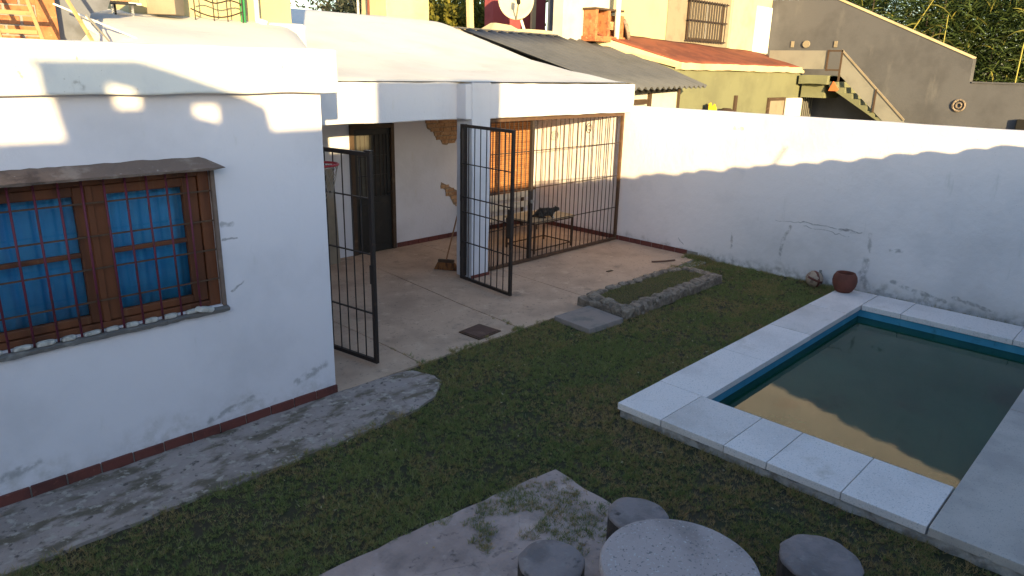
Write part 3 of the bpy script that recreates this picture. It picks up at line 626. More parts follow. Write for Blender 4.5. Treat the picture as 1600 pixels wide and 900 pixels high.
# ------------------------------------------------------------------ pot and ball by the wall
pot = thing('terracotta_pot', (10.42, 3.36, .122), 'round terracotta pot on the far corner of the pool coping', 'pot')
B().lathe([(r*.9, z*.92) for r, z in [(.10, 0), (.135, .03), (.175, .11), (.187, .18), (.175, .25), (.150, .29), (.142, .305), (.125, .305), (.12, .29), (.14, .22), (.13, .10), (.09, .04), (.02, .035)]], (10.42, 3.36, .122), 36).build('bowl', 'terracotta', pot, smooth=True)
B().lathe([(.02, .165), (.125, .165), (.125, .18), (.02, .185)], (10.42, 3.36, .122), 24).build('soil', 'soil', pot)
bl = thing('old_ball', (10.78, 3.92, 0), 'worn beige ball with brown bands lying by the boundary wall', 'ball')
bm = bmesh.new(); bmesh.ops.create_icosphere(bm, subdivisions=4, radius=.125)
for v in bm.verts: v.co *= 1+.08*noise.noise(v.co*9)
me = bpy.data.meshes.new('shell'); bm.to_mesh(me); bm.free(); me.materials.append(M['bulk']); me.shade_smooth()
o = bpy.data.objects.new('shell', me); COL.objects.link(o); attach(o, bl); o.location = (10.78, 3.92, .115)
for rx, rz in ((.3, .2), (1.5, .9)):
    V = []; F = []; n = 32
    for k in range(n):
        a = 2*math.pi*k/n
        for zz, rr in ((-.017, .128), (.017, .128)): V.append((rr*math.cos(a), rr*math.sin(a), zz))
    for k in range(n): F.append((2*k, 2*((k+1) % n), 2*((k+1) % n)+1, 2*k+1))
    me = B().add(V, F).mesh('band', 'ballstripe', True); o = piece('band', me, bl, (10.78, 3.92, .115), (rx, .2, rz)); o.modifiers.new('thick', 'SOLIDIFY').thickness = .005
tag(B().lathe([(.05, 0), (.055, .02), (.05, .14), (.03, .18), (.018, .20), (.02, .23)], (10.93, 3.90, 0), 16).build('plastic_bottle', 'galv', smooth=True), 'small grey bottle behind the worn ball at the wall foot', 'bottle')

# ------------------------------------------------------------------ porch contents
br = thing('broom', (7.22, 8.33, 0), 'broom leaning on the porch column, bristles on the floor', 'broom')
hb = B(); c = Vector((7.16, 8.30, 0)); dv = Vector((.28, -.42, 0)).normalized(); pv = Vector((-dv.y, dv.x, 0))
hb.hexa([c-dv*.19-pv*.05+Vector((0, 0, .005)), c+dv*.19-pv*.05+Vector((0, 0, .005)), c+dv*.19+pv*.05+Vector((0, 0, .005)), c-dv*.19+pv*.05+Vector((0, 0, .005))],
        [c-dv*.14-pv*.025+Vector((0, 0, .12)), c+dv*.14-pv*.025+Vector((0, 0, .12)), c+dv*.14+pv*.025+Vector((0, 0, .12)), c-dv*.14+pv*.025+Vector((0, 0, .12))])
hb.build('bristles', 'straw', br, .01)
B().box(-.13, .13, -.03, .03, 0, .05).build('head_block', 'wooddark', br, .01)
o = br.children[-1]; o.matrix_parent_inverse = Matrix.Translation(-Vector(br.location)); o.location = c+Vector((0, 0, .118)); o.rotation_euler = (0, 0, math.atan2(dv.y, dv.x))
B().tube(c+Vector((0, 0, .15)), (7.36, 8.09, 1.35), .012, 8).build('handle', 'stick', br)

tt = thing('low_table', (9.45, 8.38, 0), 'low table with pale board top and thin metal frame inside the grille', 'table')
B().box(8.90, 9.98, 8.0, 8.75, .545, .575).build('table_top', 'tabletop', tt, .005)
for x in (8.94, 9.94):
    for y in (8.04, 8.71): B().box(x-.014, x+.014, y-.014, y+.014, 0, .543).build('leg', 'rustiron', tt)
for a in ((8.956, 9.924, 8.032, 8.048, .06, .08), (8.956, 9.924, 8.702, 8.718, .06, .08), (8.932, 8.948, 8.056, 8.694, .06, .08), (9.932, 9.948, 8.056, 8.694, .06, .08),
          (8.956, 9.924, 8.032, 8.048, .515, .542), (8.932, 8.948, 8.056, 8.694, .515, .542), (9.932, 9.948, 8.056, 8.694, .515, .542)): B().box(*a).build('rail', 'rustiron', tt)
# the cat
def skin_obj(name, m, verts, edges, radii, parent, sub=2):
    me = bpy.data.meshes.new(name); me.from_pydata(verts, edges, []); me.materials.append(M[m])
    o = bpy.data.objects.new(name, me); COL.objects.link(o); attach(o, parent)
    o.modifiers.new('skin', 'SKIN'); 
    for i, r in enumerate(radii):
        sv = me.skin_vertices[0].data[i]; sv.radius = (r, r) if not isinstance(r, tuple) else r; sv.use_root = (i == 0)
    s = o.modifiers.new('sub', 'SUBSURF'); s.levels = s.render_levels = sub; o.modifiers['skin'].use_smooth_shade = True
    return o
cx, cy, cz = 9.36, 8.18, .576
CROUCH = .72
ct = thing('cat', (cx, cy, cz), 'grey tabby cat with white chest crouching on the low table', 'cat')
u = Vector((.80, -.60, 0)); s_ = Vector((.60, .80, 0)); P = lambda a, b, c: tuple(Vector((cx, cy, cz))+u*a+s_*b+Vector((0, 0, c*CROUCH)))
body = [P(0, 0, .125), P(-.09, 0, .115), P(-.155, 0, .085), P(.08, 0, .15), P(.14, 0, .175), P(.185, 0, .215), P(.225, 0, .212), P(.248, 0, .200),
        P(.10, .045, .08), P(.12, .048, .015), P(.145, .048, .012), P(.10, -.045, .08), P(.12, -.048, .015), P(.145, -.048, .012),
        P(-.09, .06, .06), P(-.05, .07, .018), P(.0, .07, .014), P(-.09, -.06, .06), P(-.05, -.07, .018), P(.0, -.07, .014),
        P(-.20, 0, .04), P(-.25, .03, .018), P(-.27, .10, .016), P(-.23, .16, .016)]
ed = [(0, 1), (1, 2), (0, 3), (3, 4), (4, 5), (5, 6), (6, 7), (3, 8), (8, 9), (9, 10), (3, 11), (11, 12), (12, 13), (1, 14), (14, 15), (15, 16), (1, 17), (17, 18), (18, 19), (2, 20), (20, 21), (21, 22), (22, 23)]
rad = [.082, .085, .06, .07, .048, .048, .040, .022, .03, .018, .016, .03, .018, .016, .045, .022, .015, .045, .022, .015, .022, .017, .015, .010]
skin_obj('body', 'catfur', body, ed, rad, ct)
for sg in (-1, 1):
    e = B(); e.add([P(.165, .018*sg, .25), P(.195, .016*sg, .255), P(.178, .045*sg, .243), P(.172, .036*sg, .292)], [(0, 1, 2), (0, 3, 1), (1, 3, 2), (2, 3, 0)]).build('ear', 'catfur', ct)
    skin_obj('front_paw', 'catwhite', [P(.118, .048*sg, .05), P(.128, .048*sg, .018), P(.158, .048*sg, .014)], [(0, 1), (1, 2)], [.022, .021, .018], ct)
skin_obj('chest_patch', 'catwhite', [P(.150, 0, .155), P(.138, 0, .115), P(.115, 0, .085)], [(0, 1), (1, 2)], [.026, .040, .035], ct)
skin_obj('muzzle', 'catwhite', [P(.236, 0, .198), P(.258, 0, .193)], [(0, 1)], [.020, .013], ct)

bn = thing('slatted_bench', (9.75, 9.6, 0), 'white slatted bench under the orange shutter at the back of the porch', 'bench')
for z0, z1 in ((.60, .72), (.40, .52)): B().box(8.95, 10.60, 9.74, 9.765, z0, z1).build('back_slat', 'whitewood', bn, .004)
for k in range(3): B().box(8.95, 10.60, 9.36+k*.115, 9.465+k*.115, .30, .325).build('seat_slat', 'whitewood', bn, .004)
for x in (9.05, 10.45):
    B().box(x, x+.05, 9.766, 9.80, 0, .74).build('leg', 'wooddark', bn); B().box(x, x+.05, 9.37, 9.42, 0, .299).build('leg', 'wooddark', bn); B().box(x, x+.05, 9.42, 9.766, .25, .298).build('side_rail', 'wooddark', bn)
tag(B().hexa([(5.92, 9.72, 0), (6.14, 9.72, 0), (6.14, 9.75, 0), (5.92, 9.75, 0)], [(5.98, 9.90, 1.5), (6.20, 9.90, 1.5), (6.20, 9.93, 1.5), (5.98, 9.93, 1.5)]).build('leaning_board', 'taupe', None, .004), 'brown board leaning on the porch back wall left of the door', 'board')

hp = thing('basketball_hoop', (3.46, 6.2, 2.15), 'small red basketball hoop with a torn net beside the house corner', 'hoop')
hc = Vector((3.70, 6.12, 2.16)); ring = [hc+Vector((.16*math.cos(a*math.pi/10), .16*math.sin(a*math.pi/10), 0)) for a in range(21)]
B().path(ring, .012, 6).build('ring', 'red', hp)
B().tube((3.452, 6.12, 2.16), (3.54, 6.12, 2.16), .016, 6).tube((3.452, 6.12, 2.05), (3.54, 6.12, 2.16), .010, 6).build('bracket', 'red', hp)
nb = B()
for k in range(12):
    for sgn in (-1, 1):
        pts = []
        for j in range(6):
            a = (k+sgn*j*.5)*math.pi/6; r_ = .16-.014*j; pts.append(hc+Vector((r_*math.cos(a), r_*math.sin(a), -.065*j)))
        nb.path(pts, .0026, 4)
nb.build('net', 'net', hp)

tag(B().box(9.0, 9.13, 5.98+.5, 6.03+.5, .002, .012).build('stray_twig', 'wooddark', None, .003), 'tiny dark twig lying on the sandy patio', 'twig')
tw = B().path([(10.05, 6.36, .015), (10.25, 6.22, .02), (10.45, 6.16, .015)], .014, 5).build('curved_stick', 'rustplate')
tag(tw, 'thin curved reddish stick on the patio behind the planting bed', 'stick')

# ------------------------------------------------------------------ on the left house roof
bq = thing('brick_barbecue', (1.4, 7.2, 3.2), 'orange brick barbecue block on the roof at the top left', 'barbecue')
bk2 = B().box(-.5, .5, 0, 1, -.5, .5).mesh('brick', 'brick')
B().box(.2, 1.90, 7.212, 7.5, 3.1, 4.0).build('mortar_core', 'mortar', bq)
for j in range(11):
    x = .2-(j % 2)*.11
    while x < 1.9:
        a, b_ = max(x, .2), min(x+.215, 1.915)
        if b_-a > .03: piece('brick', bk2, bq, ((a+b_)/2, 7.2+random.uniform(-.004, .004), 3.135+j*.078), (0, 0, 0), (b_-a-.014, .2, .064))
        x += .226
B().box(1.78, 1.925, 7.19, 7.5, 3.1, 4.01).build('corner_pier', 'brick', bq, .008)
bf = thing('bed_frame', (1.3, 6.75, 3.18), 'old ochre metal bed frame leaning against the brick barbecue', 'frame')
for x0, x1 in ((1.02, 1.05), (1.35, 1.42), (1.60, 1.70)): B().tube((x0, 7.10, 4.0), (x1, 6.72, 3.10), .016, 6).build('upright', 'bedframe', bf)
for z, y in ((3.42, 6.865), (3.28, 6.805), (3.75, 6.99)): B().bar((.5, y, z), (1.66, y-.01, z-.012), .03, .03).build('rail', 'bedframe', bf)
tag(B().tube((1.72, 6.9, 4.0), (2.02, 6.52, 3.10), .017, 6).build('leaning_pole', 'bedframe'), 'thick ochre pole leaning beside the brick barbecue on the roof', 'pole')
tag(B().tube((2.03, 6.8, 3.42), (2.14, 6.45, 3.12), .008, 5).build('leaning_pole', 'galv'), 'short thin dark pole leaning right of the grey sheet on the roof', 'pole')
tag(B().tube((1.86, 7.0, 3.50), (2.46, 6.42, 3.17), .008, 5).build('long_rod', 'whitepaint'), 'long thin white rod lying diagonally across the pale roof', 'rod')
sh = B().prism_y([(1.92, 3.1), (1.94, 3.62), (2.40, 3.60), (2.36, 3.50), (2.22, 3.46), (2.19, 3.38), (2.18, 3.27), (2.27, 3.1)], 7.30, 7.34).build('grey_sheet', 'tarp')
tag(sh, 'bent grey sheet standing behind the poles on the roof', 'sheet')
tag(B().prism_y([(2.085, 3.42), (2.14, 3.43), (2.15, 3.36), (2.24, 3.24), (2.10, 3.33)], 7.1, 7.115).build('torn_panel', 'paleblue'), 'torn pale panel hanging in front of the grey sheet', 'panel')
rk = thing('wire_rack', (2.3, 7.6, 3.5), 'black wire rack at the top edge above the pale roof', 'rack')
for k in range(16): B().tube((2.1+k*.035, 7.5, 3.57), (2.1+k*.035, 7.9, 3.62), .006, 4).build('wire', 'black', rk)
for y, z in ((7.5, 3.57), (7.7, 3.595), (7.9, 3.62)): B().tube((2.05, y, z), (2.68, y, z), .009, 5).build('rail', 'black', rk)
B().tube((2.1, 7.9, 3.3), (2.1, 7.9, 3.61), .012, 5).tube((2.62, 7.9, 3.3), (2.62, 7.9, 3.61), .012, 5).build('legs', 'black', rk)
pk = thing('pink_tray', (2.75, 7.9, 3.58), 'pinkish tray with white rim beside the wire rack', 'tray')
B().box(2.55, 2.82, 7.8, 8.0, 3.595, 3.66).build('tray_body', 'brick2', pk, .01); B().box(2.54, 2.83, 7.79, 7.80, 3.585, 3.605).build('rim', 'whitepaint', pk)
B().tube((2.60, 7.9, 3.4), (2.60, 7.9, 3.595), .012, 5).tube((2.78, 7.9, 3.4), (2.78, 7.9, 3.595), .012, 5).build('legs', 'whitepaint', pk)
th = thing('tank_house', (4.1, 8.2, 3.4), 'pale yellow rooftop tank house at the top edge', 'building')
B().wbox(2.85, 4.67, 8.2, 10.2, 3.2, 5.0, 0, 10, .01).build('wall', 'yellow', th, .01)
B().wbox(4.25, 4.72, 7.95, 8.199, 3.2, 3.52, 0, 10, .02).build('plinth', 'roofwhite', th, .05)
c_, sn = math.cos(-.75), math.sin(-.75)
pq = B().box(-.14, .14, -.12, .12, 3.52, 4.6); pq.v = [(3.12+x*c_-y*sn, 7.95+x*sn+y*c_, z) for x, y, z in pq.v]
tag(pq.build('rooftop_pier', 'taupe', None, .008), 'square brown pier standing on the pale roof left of the iron bench', 'pier')
ib = thing('iron_bench', (3.65, 7.95, 3.5), 'curly wrought iron bench on the roof by the green post', 'bench')
for k, dz in enumerate((0, .08)): 
    B().path([(3.36+.56*t/10, 7.92, 3.60+dz*1.1-.07*math.sin(math.pi*t/10)*(1-k)+.02*k*math.sin(t)) for t in range(11)], .008, 5).build('scroll', 'iron', ib)
for x in (3.40, 3.60, 3.75, 3.92): B().tube((x, 7.92, 3.45), (x, 7.92, 3.85), .007, 5).build('upright', 'iron', ib)
B().tube((3.36, 7.92, 3.85), (3.95, 7.92, 3.85), .01, 5).build('top_rail', 'iron', ib)
tag(B().tube((3.965, 8.0, 3.48), (3.975, 8.0, 4.6), .03, 8).build('green_post', 'green'), 'green painted post on the roof beside the iron bench', 'post')
tag(B().tube((4.14, 8.02, 3.5), (4.14, 8.02, 4.6), .028, 10).tube((4.14, 8.02, 3.53), (4.22, 7.95, 3.50), .03, 8).build('white_pipe', 'whitepaint', smooth=True), 'white drain pipe on the front of the yellow tank house', 'pipe')
B().box(4.03, 4.105, 8.185, 8.2, 3.58, 4.4).build('dark_slot', 'taupe', th)

# ------------------------------------------------------------------ neighbours beyond the boundary wall
sh = thing('sheet_roof_shed', (14, 10.5, 0), 'shed with a dark grey corrugated sheet roof behind the white porch', 'shed')
E0, E1, R0, R1 = Vector((11.22, 8.15, 2.74)), Vector((16.74, 9.42, 2.74)), Vector((11.0, 12.35, 3.86)), Vector((16.74, 12.75, 3.87))
V = []; F = []; na, nb_ = 240, 4
for i in range(na+1):
    s1 = i/na; corr = .034*math.cos(2*math.pi*i/15)
    for j in range(nb_+1):
        t = j/nb_; p = (E0*(1-s1)+E1*s1)*(1-t)+(R0*(1-s1)+R1*s1)*t; V.append((p.x, p.y, p.z+corr))
for i in range(na):
    for j in range(nb_): a = i*(nb_+1)+j; F.append((a, a+nb_+1, a+nb_+2, a+1))
o = B().add(V, F).build('roof_sheet', 'corrug', sh, smooth=True); o.modifiers.new('thick', 'SOLIDIFY').thickness = .006
fd = (E1-E0).normalized()
B().bar(E0+Vector((0, .25, -.05)), E1+Vector((-.9, .22, -.05)), .05, .12).build('eave_shade_strip', 'dark', sh)  # near-black strip painted in for the shade line below the eave
wv = []; 
B().bar(R0+Vector((0, .05, .03)), R1+Vector((0, .05, .03)), .16, .03).build('ridge_flashing', 'corrug', sh)
B().hexa([(11.3, 8.85, 0), (15.65, 9.60, 0), (15.65, 9.75, 0), (11.3, 9.0, 0)], [(11.3, 8.85, 2.68), (15.65, 9.60, 2.68), (15.65, 9.75, 2.68), (11.3, 9.0, 2.68)]).build('wall', 'paleblue', sh)
B().bar((12.2, 8.93, 2.44), (13.75, 9.2, 2.44), .10, .10).build('lintel', 'wooddark', sh); B().bar((14.0, 9.28, 1.2), (14.0, 9.28, 2.66), .08, .08).build('post', 'wooddark', sh)
B().bar((15.68, 9.56, 1.2), (15.68, 9.56, 2.68), .05, .05).build('post', 'wooddark', sh)
for x, y, z in ((14.9, 10.1, 3.035), (15.1, 10.15, 3.035)): B().box(x-.03, x+.03, y-.03, y+.03, z, z+.035).build('bolt_cap', 'chip', sh)

oh = thing('olive_house', (20.5, 11, 0), 'olive green house with a sloping red roof and cream fascia', 'house')
B().hexa([(17.15, 10.5, 0), (26, 10.5, 0), (26, 12.39, 0), (15.9, 12.39, 0)], [(17.15, 10.5, 3.12), (24.75, 10.5, 3.12), (25.2, 12.39, 3.55), (15.9, 12.39, 3.75)]).build('wall', 'olive', oh)
B().hexa([(15.75, 12.39, 3.70), (17.13, 10.47, 3.16), (17.32, 10.6, 3.16), (15.9, 12.4, 3.70)], [(15.70, 12.39, 3.98), (17.07, 10.42, 3.315), (17.32, 10.6, 3.315), (15.9, 12.4, 3.98)]).build('fascia', 'cream', oh, .01)
B().wbox(17.07, 24.85, 10.40, 10.60, 3.135, 3.315, 0, 60, .012, 3).build('fascia', 'cream', oh, .02)
V = []; F = []; na, nb_ = 40, 10
for i in range(na+1):
    for j in range(nb_+1):
        s1, t = i/na, j/nb_; a = Vector((17.15+7.65*s1, 10.44, 3.325)); c = Vector((15.70+9.6*s1, 12.40, 4.06-.24*s1)); p = a*(1-t)+c*t
        V.append((p.x, p.y+.02*noise.noise(p*2)*(j == 0), p.z+.02*noise.noise(Vector((p.x*1.5, p.y*1.5, 3)))))
for i in range(na):
    for j in range(nb_): a = i*(nb_+1)+j; F.append((a, a+nb_+1, a+nb_+2, a+1))
o = B().add(V, F).build('roof', 'redroof', oh, smooth=True); o.modifiers.new('thick', 'SOLIDIFY').thickness = .04
wd = B().box(22.5, 23.75, 10.44, 10.499, 1.2, 2.36).build('window', 'wooddark', oh); B().box(22.62, 23.63, 10.43, 10.445, 1.2, 2.26).build('pane', 'taupe', wd)
B().box(23.80, 24.98, 10.40, 10.495, 1.0, 2.33).build('white_shutter', 'whitepaint', oh, .01)
gd = B().box(25.0, 26.0, 10.46, 10.498, .8, 2.33).build('barred_opening', 'dark', oh)
for k in range(6): B().box(25.08+k*.16, 25.11+k*.16, 10.43, 10.459, .8, 2.33).build('bar', 'galv', gd)
B().box(20.28, 20.42, 10.44, 10.498, 1.8, 2.45).build('slot_vent', 'wooddark', oh)
yc = thing('hanging_cloth', (18.8, 10.2, 2.0), 'bright yellow cloth hanging against the olive wall', 'cloth')
B().prism_y([(18.55, 1.8), (18.5, 2.24), (18.62, 2.28), (18.72, 2.15), (18.85, 2.24), (18.95, 2.12), (19.0, 1.8)], 10.30, 10.33).build('cloth', 'yflower', yc); B().prism_y([(18.40, 1.8), (18.42, 2.24), (18.5, 2.24), (18.48, 1.8)], 10.30, 10.34).build('dark_fold', 'dark', yc)
tag(B().lathe([(.2, 0), (.26, .1), (.22, .2), (.1, .27)], (19.35, 10.2, 1.85), 14, .3).build('dark_bundle', 'wooddark'), 'small dark bundle next to the yellow cloth by the olive wall', 'bundle')

yh_ = thing('yellow_house', (20, 13, 0), 'tall pale yellow house with a barred window above the red roof', 'house')
B().box(16.55, 26.1, 12.41, 12.8, 3.0, 7).build('wall', 'yellow', yh_)
B().box(14.60, 16.549, 12.43, 12.75, 3.5, 7).build('side_wall', 'paleblue', yh_)
B().box(19.3, 23.05, 12.385, 12.409, 3.7, 7).build('window_surround', 'taupe', yh_)
B().box(23.2, 26.09, 12.392, 12.409, 3.5, 7).build('white_panel', 'cream', yh_)
wy = B().box(20.35, 22.55, 12.36, 12.384, 4.03, 5.2).build('window', 'wooddark', yh_)
B().box(20.45, 21.42, 12.345, 12.362, 4.1, 5.12).build('pane', 'taupe', wy); B().box(21.5, 22.45, 12.345, 12.362, 4.1, 5.12).build('pane', 'taupe', wy)
B().box(21.425, 21.495, 12.335, 12.36, 4.1, 5.12).build('mullion', 'whitewood', wy)
for k in range(15): B().tube((20.3+k*.16, 12.25, 3.98), (20.3+k*.16, 12.25, 5.2), .018, 5).build('bar', 'iron', wy)
for z in (4.02, 4.6, 5.16): B().bar((20.25, 12.25, z), (22.65, 12.25, z), .035, .035).build('cross_bar', 'iron', wy)
dr = B().box(24.85, 26.0, 12.34, 12.39, 3.78, 5.32).build('white_door', 'whitepaint', yh_, .01)
tag(B().tube((16.32, 12.0, 3.85), (16.32, 12.0, 6), .075, 10).build('white_pipe', 'whitepaint', smooth=True), 'tall white pipe rising from the red roof beside the brick oven', 'pipe')
ov = thing('brick_oven', (15.9, 12.1, 3.9), 'small open brick oven standing at the top of the red roof', 'oven')
for a in ((15.40, 15.50, 12.0, 12.40, 3.9, 4.55), (15.92, 16.02, 12.0, 12.40, 3.9, 4.55), (16.40, 16.62, 12.0, 12.40, 3.9, 4.46)): B().box(*a).build('pier', 'brick', ov, .01)
B().box(15.36, 16.60, 12.0, 12.42, 4.551, 4.60).build('top_slab', 'wooddark', ov); B().box(15.35, 16.65, 11.95, 12.41, 3.78, 3.92).build('base', 'brick', ov, .01)
B().box(15.5, 15.9, 12.38, 12.40, 3.95, 4.5).build('back', 'cream', ov); B().box(16.03, 16.4, 12.1, 12.4, 4.1, 4.3).build('shelf', 'brick2', ov)
o = B().lathe([(.04, 0), (.28, 0), (.30, .03), (.30, .06), (.28, .09), (.04, .09)], (0, 0, 0), 20).build('stone_disc', 'stone'); o.location = (16.75, 12.1, 4.12); o.rotation_euler = (1.0, .95, .4)
tag(o, 'round stone disc leaning on the right side of the brick oven', 'disc')

fl = thing('flat_roof', (13.5, 14.5, 0), 'beige flat roof with a pale raised rim behind the sheet roof', 'roof')
B().box(11.1, 17.2, 12.82, 19, 0, 3.93).build('slab', 'beige_roof', fl); B().wbox(13.2, 15.9, 12.75, 13.0, 3.7, 4.0, 0, 20, .02).build('rim', 'cream', fl, .03)
B().hexa([(12.75, 13.1, 3.93), (13.95, 13.1, 3.93), (13.95, 13.6, 3.93), (12.75, 13.6, 3.93)], [(13.1, 13.3, 4.13), (13.65, 13.3, 4.10), (13.65, 13.5, 4.10), (13.1, 13.5, 4.13)]).build('mortar_hump', 'cream', fl, .03)
tag(B().box(15.15, 17.4, 15.5, 15.85, 3.93, 7).build('red_block', 'redpaint', None, .01), 'dull red painted rooftop block behind the satellite dish', 'building')
tag(B().bar((16.75, 15.42, 3.94), (16.75, 15.42, 7), .16, .08).build('cream_duct', 'cream'), 'cream vertical duct on the front of the red block', 'duct')
tag(B().box(14.78, 15.25, 12.9, 13.1, 3.935, 7).build('blue_grey_strip', 'bluegrey'), 'narrow blue-grey wall strip between the red block and the pale house', 'pillar')  # even dark blue-grey strip filling the gap between block and house
sd = thing('satellite_dish', (14.3, 13.5, 3.95), 'pale satellite dish on a short mast in front of the red block', 'dish')
V = []; F = []; n = 36; nr = 6
cd = Vector((14.06, 13.55, 4.74)); ax = Vector((-.60, -.72, .18)).normalized(); a1 = ax.cross(Vector((0, 0, 1))).normalized(); a2 = a1.cross(ax)
for j in range(nr+1):
    r_ = .50*j/nr
    for k in range(n):
        an = 2*math.pi*k/n; V.append(cd+a1*r_*.92*math.cos(an)+a2*r_*math.sin(an)+ax*(.35*r_*r_-.09))
for j in range(nr):
    for k in range(n): F.append((j*n+k, j*n+(k+1) % n, (j+1)*n+(k+1) % n, (j+1)*n+k))
o = B().add(V, F).build('reflector', 'dish', sd, smooth=True); o.modifiers.new('thick', 'SOLIDIFY').thickness = .012
B().tube((14.33, 13.45, 3.93), cd-ax*.14, .035, 8).build('mast', 'whitepaint', sd)
ft = cd-a2*.5+ax*.0; B().tube(ft, cd+ax*.55-a2*.22, .018, 6).build('feed_arm', 'taupe', sd); B().tube(cd+ax*.56-a2*.24, cd+ax*.46-a2*.10, .05, 8).build('receiver', 'dark', sd)
for k in range(9):
    p = cd+a1*(-.14+.035*k)+a2*.10+ax*(-.068); B().bar(p, p+a1*.02, .026, .004).build('lettering', 'dishprint', sd)
tag(B().bar((14.2, 15.4, 3.9), (14.05, 15.4, 7), .16, .12).build('wooden_post', 'cream'), 'pale wooden post in front of the yellow green tree', 'post')
tag(B().wbox(11.45, 12.82, 15.5, 16.6, 3.6, 6.5, 2, 14, .03).build('chimney_block', 'cream', None, .02), 'wide cream plastered chimney block behind the porch roof ridge', 'chimney')
for x, lab in ((10.68, 'left one of two thin pinkish masts behind the porch roof'), (10.98, 'right one of two thin pinkish masts behind the porch roof')):
    t = thing('antenna_mast', (x, 15.6, 3.9), lab, 'mast', 'antenna masts'); B().tube((x, 15.6, 3.5), (x, 15.6, 5.0), .03, 8).build('pole', 'terracotta' if x > 10.8 else 'whitewood', t); B().tube((x, 15.6, 5.0), (x, 15.6, 8.5), .03, 8).build('upper_pole', 'redpaint', t)
tag(B().path([(4+k*1.6, 30, 5.55-.02*k+.003*(k-6)**2) for k in range(12)], .02, 4).build('overhead_wire', 'black'), 'thin dark wire crossing the strip of sky', 'wire')

# ------------------------------------------------------------------ grey wall and outside stairs
gw = thing('cement_wall', (26.1, 8, 0), 'tall grey cement wall with a sloping top beside the outside stairs', 'wall')
B().prism_x([(12.45, 0), (12.45, 5.6), (10.08, 5.5), (5.78, 3.67), (5.76, 2.96), (-8, 2.90), (-8, 0)], 26.02, 26.35).build('wall', 'greyplaster', gw, .01)
B().bar((26.18, 10.08, 5.53), (26.18, 5.80, 3.70), .38, .05).build('coping', 'cream', gw)
B().bar((26.18, 5.70, 2.985), (26.18, -8, 2.925), .38, .05).build('coping', 'greyplaster', gw)
for y, z, r_ in ((5.92, 2.29, .17),):
    if r_: 
        rr = B().path([(25.98, y+r_*math.cos(a*.5236), z+r_*math.sin(a*.5236)) for a in range(13)], .03, 5); rr.path([(25.98, y+.08*math.cos(a*.785), z+.08*math.sin(a*.785)) for a in range(9)], .025, 5); rr.build('round_vent', 'stone', gw)
B().tube((26.03, 10.95, 4.1), (25.95, 10.95, 4.1), .12, 12).build('round_vent', 'taupe', gw)
for y in (11.45, 9.95): B().box(25.98, 26.02, y-.05, y+.05, 4.0, 4.2).build('plaster_mark', 'taupe', gw)
tag(B().box(25.85, 26.015, 4.0, 4.32, 1.5, 1.98).build('dark_box', 'dark', None, .02), 'dark box fixed low on the grey wall at the right edge', 'box')
st = thing('outside_stairs', (25.3, 8.5, 0), 'outside concrete stairs with a landing and grey panel railing', 'stairs')
B().wbox(24.45, 25.99, 9.45, 10.40, 2.80, 3.08, 1, 10, .015).build('landing', 'olive', st, .01)
B().box(24.75, 25.98, 9.62, 10.39, 2.36, 2.79).build('landing_beam', 'olive', st)
ns = 9; ry = .26; rz = .172; poly = [(9.44, 3.06)]
for k in range(ns): poly += [(9.44-k*ry, 3.06-(k+1)*rz+.0), (9.44-(k+1)*ry, 3.06-(k+1)*rz)]
poly += [(9.44-ns*ry, 3.06-(ns+1)*rz), (9.44, 2.72)]
B().prism_x(poly, 24.62, 25.98).build('flight', 'olive', st)
B().prism_x([(9.18, 3.86), (9.18, 3.22), (9.10, 3.06), (7.0, 1.20), (7.0, 1.80)], 24.60, 24.615).build('railing_panel', 'galv', st)
B().box(24.60, 24.615, 9.62, 11.6, 3.27, 3.85).build('railing_panel', 'galv', st)
B().bar((24.59, 9.18, 3.87), (24.59, 7.0, 1.82), .05, .05).build('handrail', 'taupe', st)
for a, b_ in (((24.59, 9.16, 2.9), (24.59, 9.16, 3.87)), ((24.59, 9.60, 3.22), (24.59, 9.60, 3.87)), ((24.59, 9.19, 3.84), (24.59, 9.57, 3.84)), ((24.59, 9.19, 3.25), (24.59, 9.57, 3.25)), ((24.59, 7.95, 2.0), (24.59, 7.95, 2.70))):
    B().bar(a, b_, .05, .05).build('railing_bar', 'wooddark', st)
tag(B().prism_x([(9.42, 2.60), (9.16, 2.60), (9.12, 2.66), (9.30, 2.90)], 24.56, 24.619).build('orange_cloth', 'orangecone'), 'small orange scrap hanging on the side of the stair flight', 'scrap')

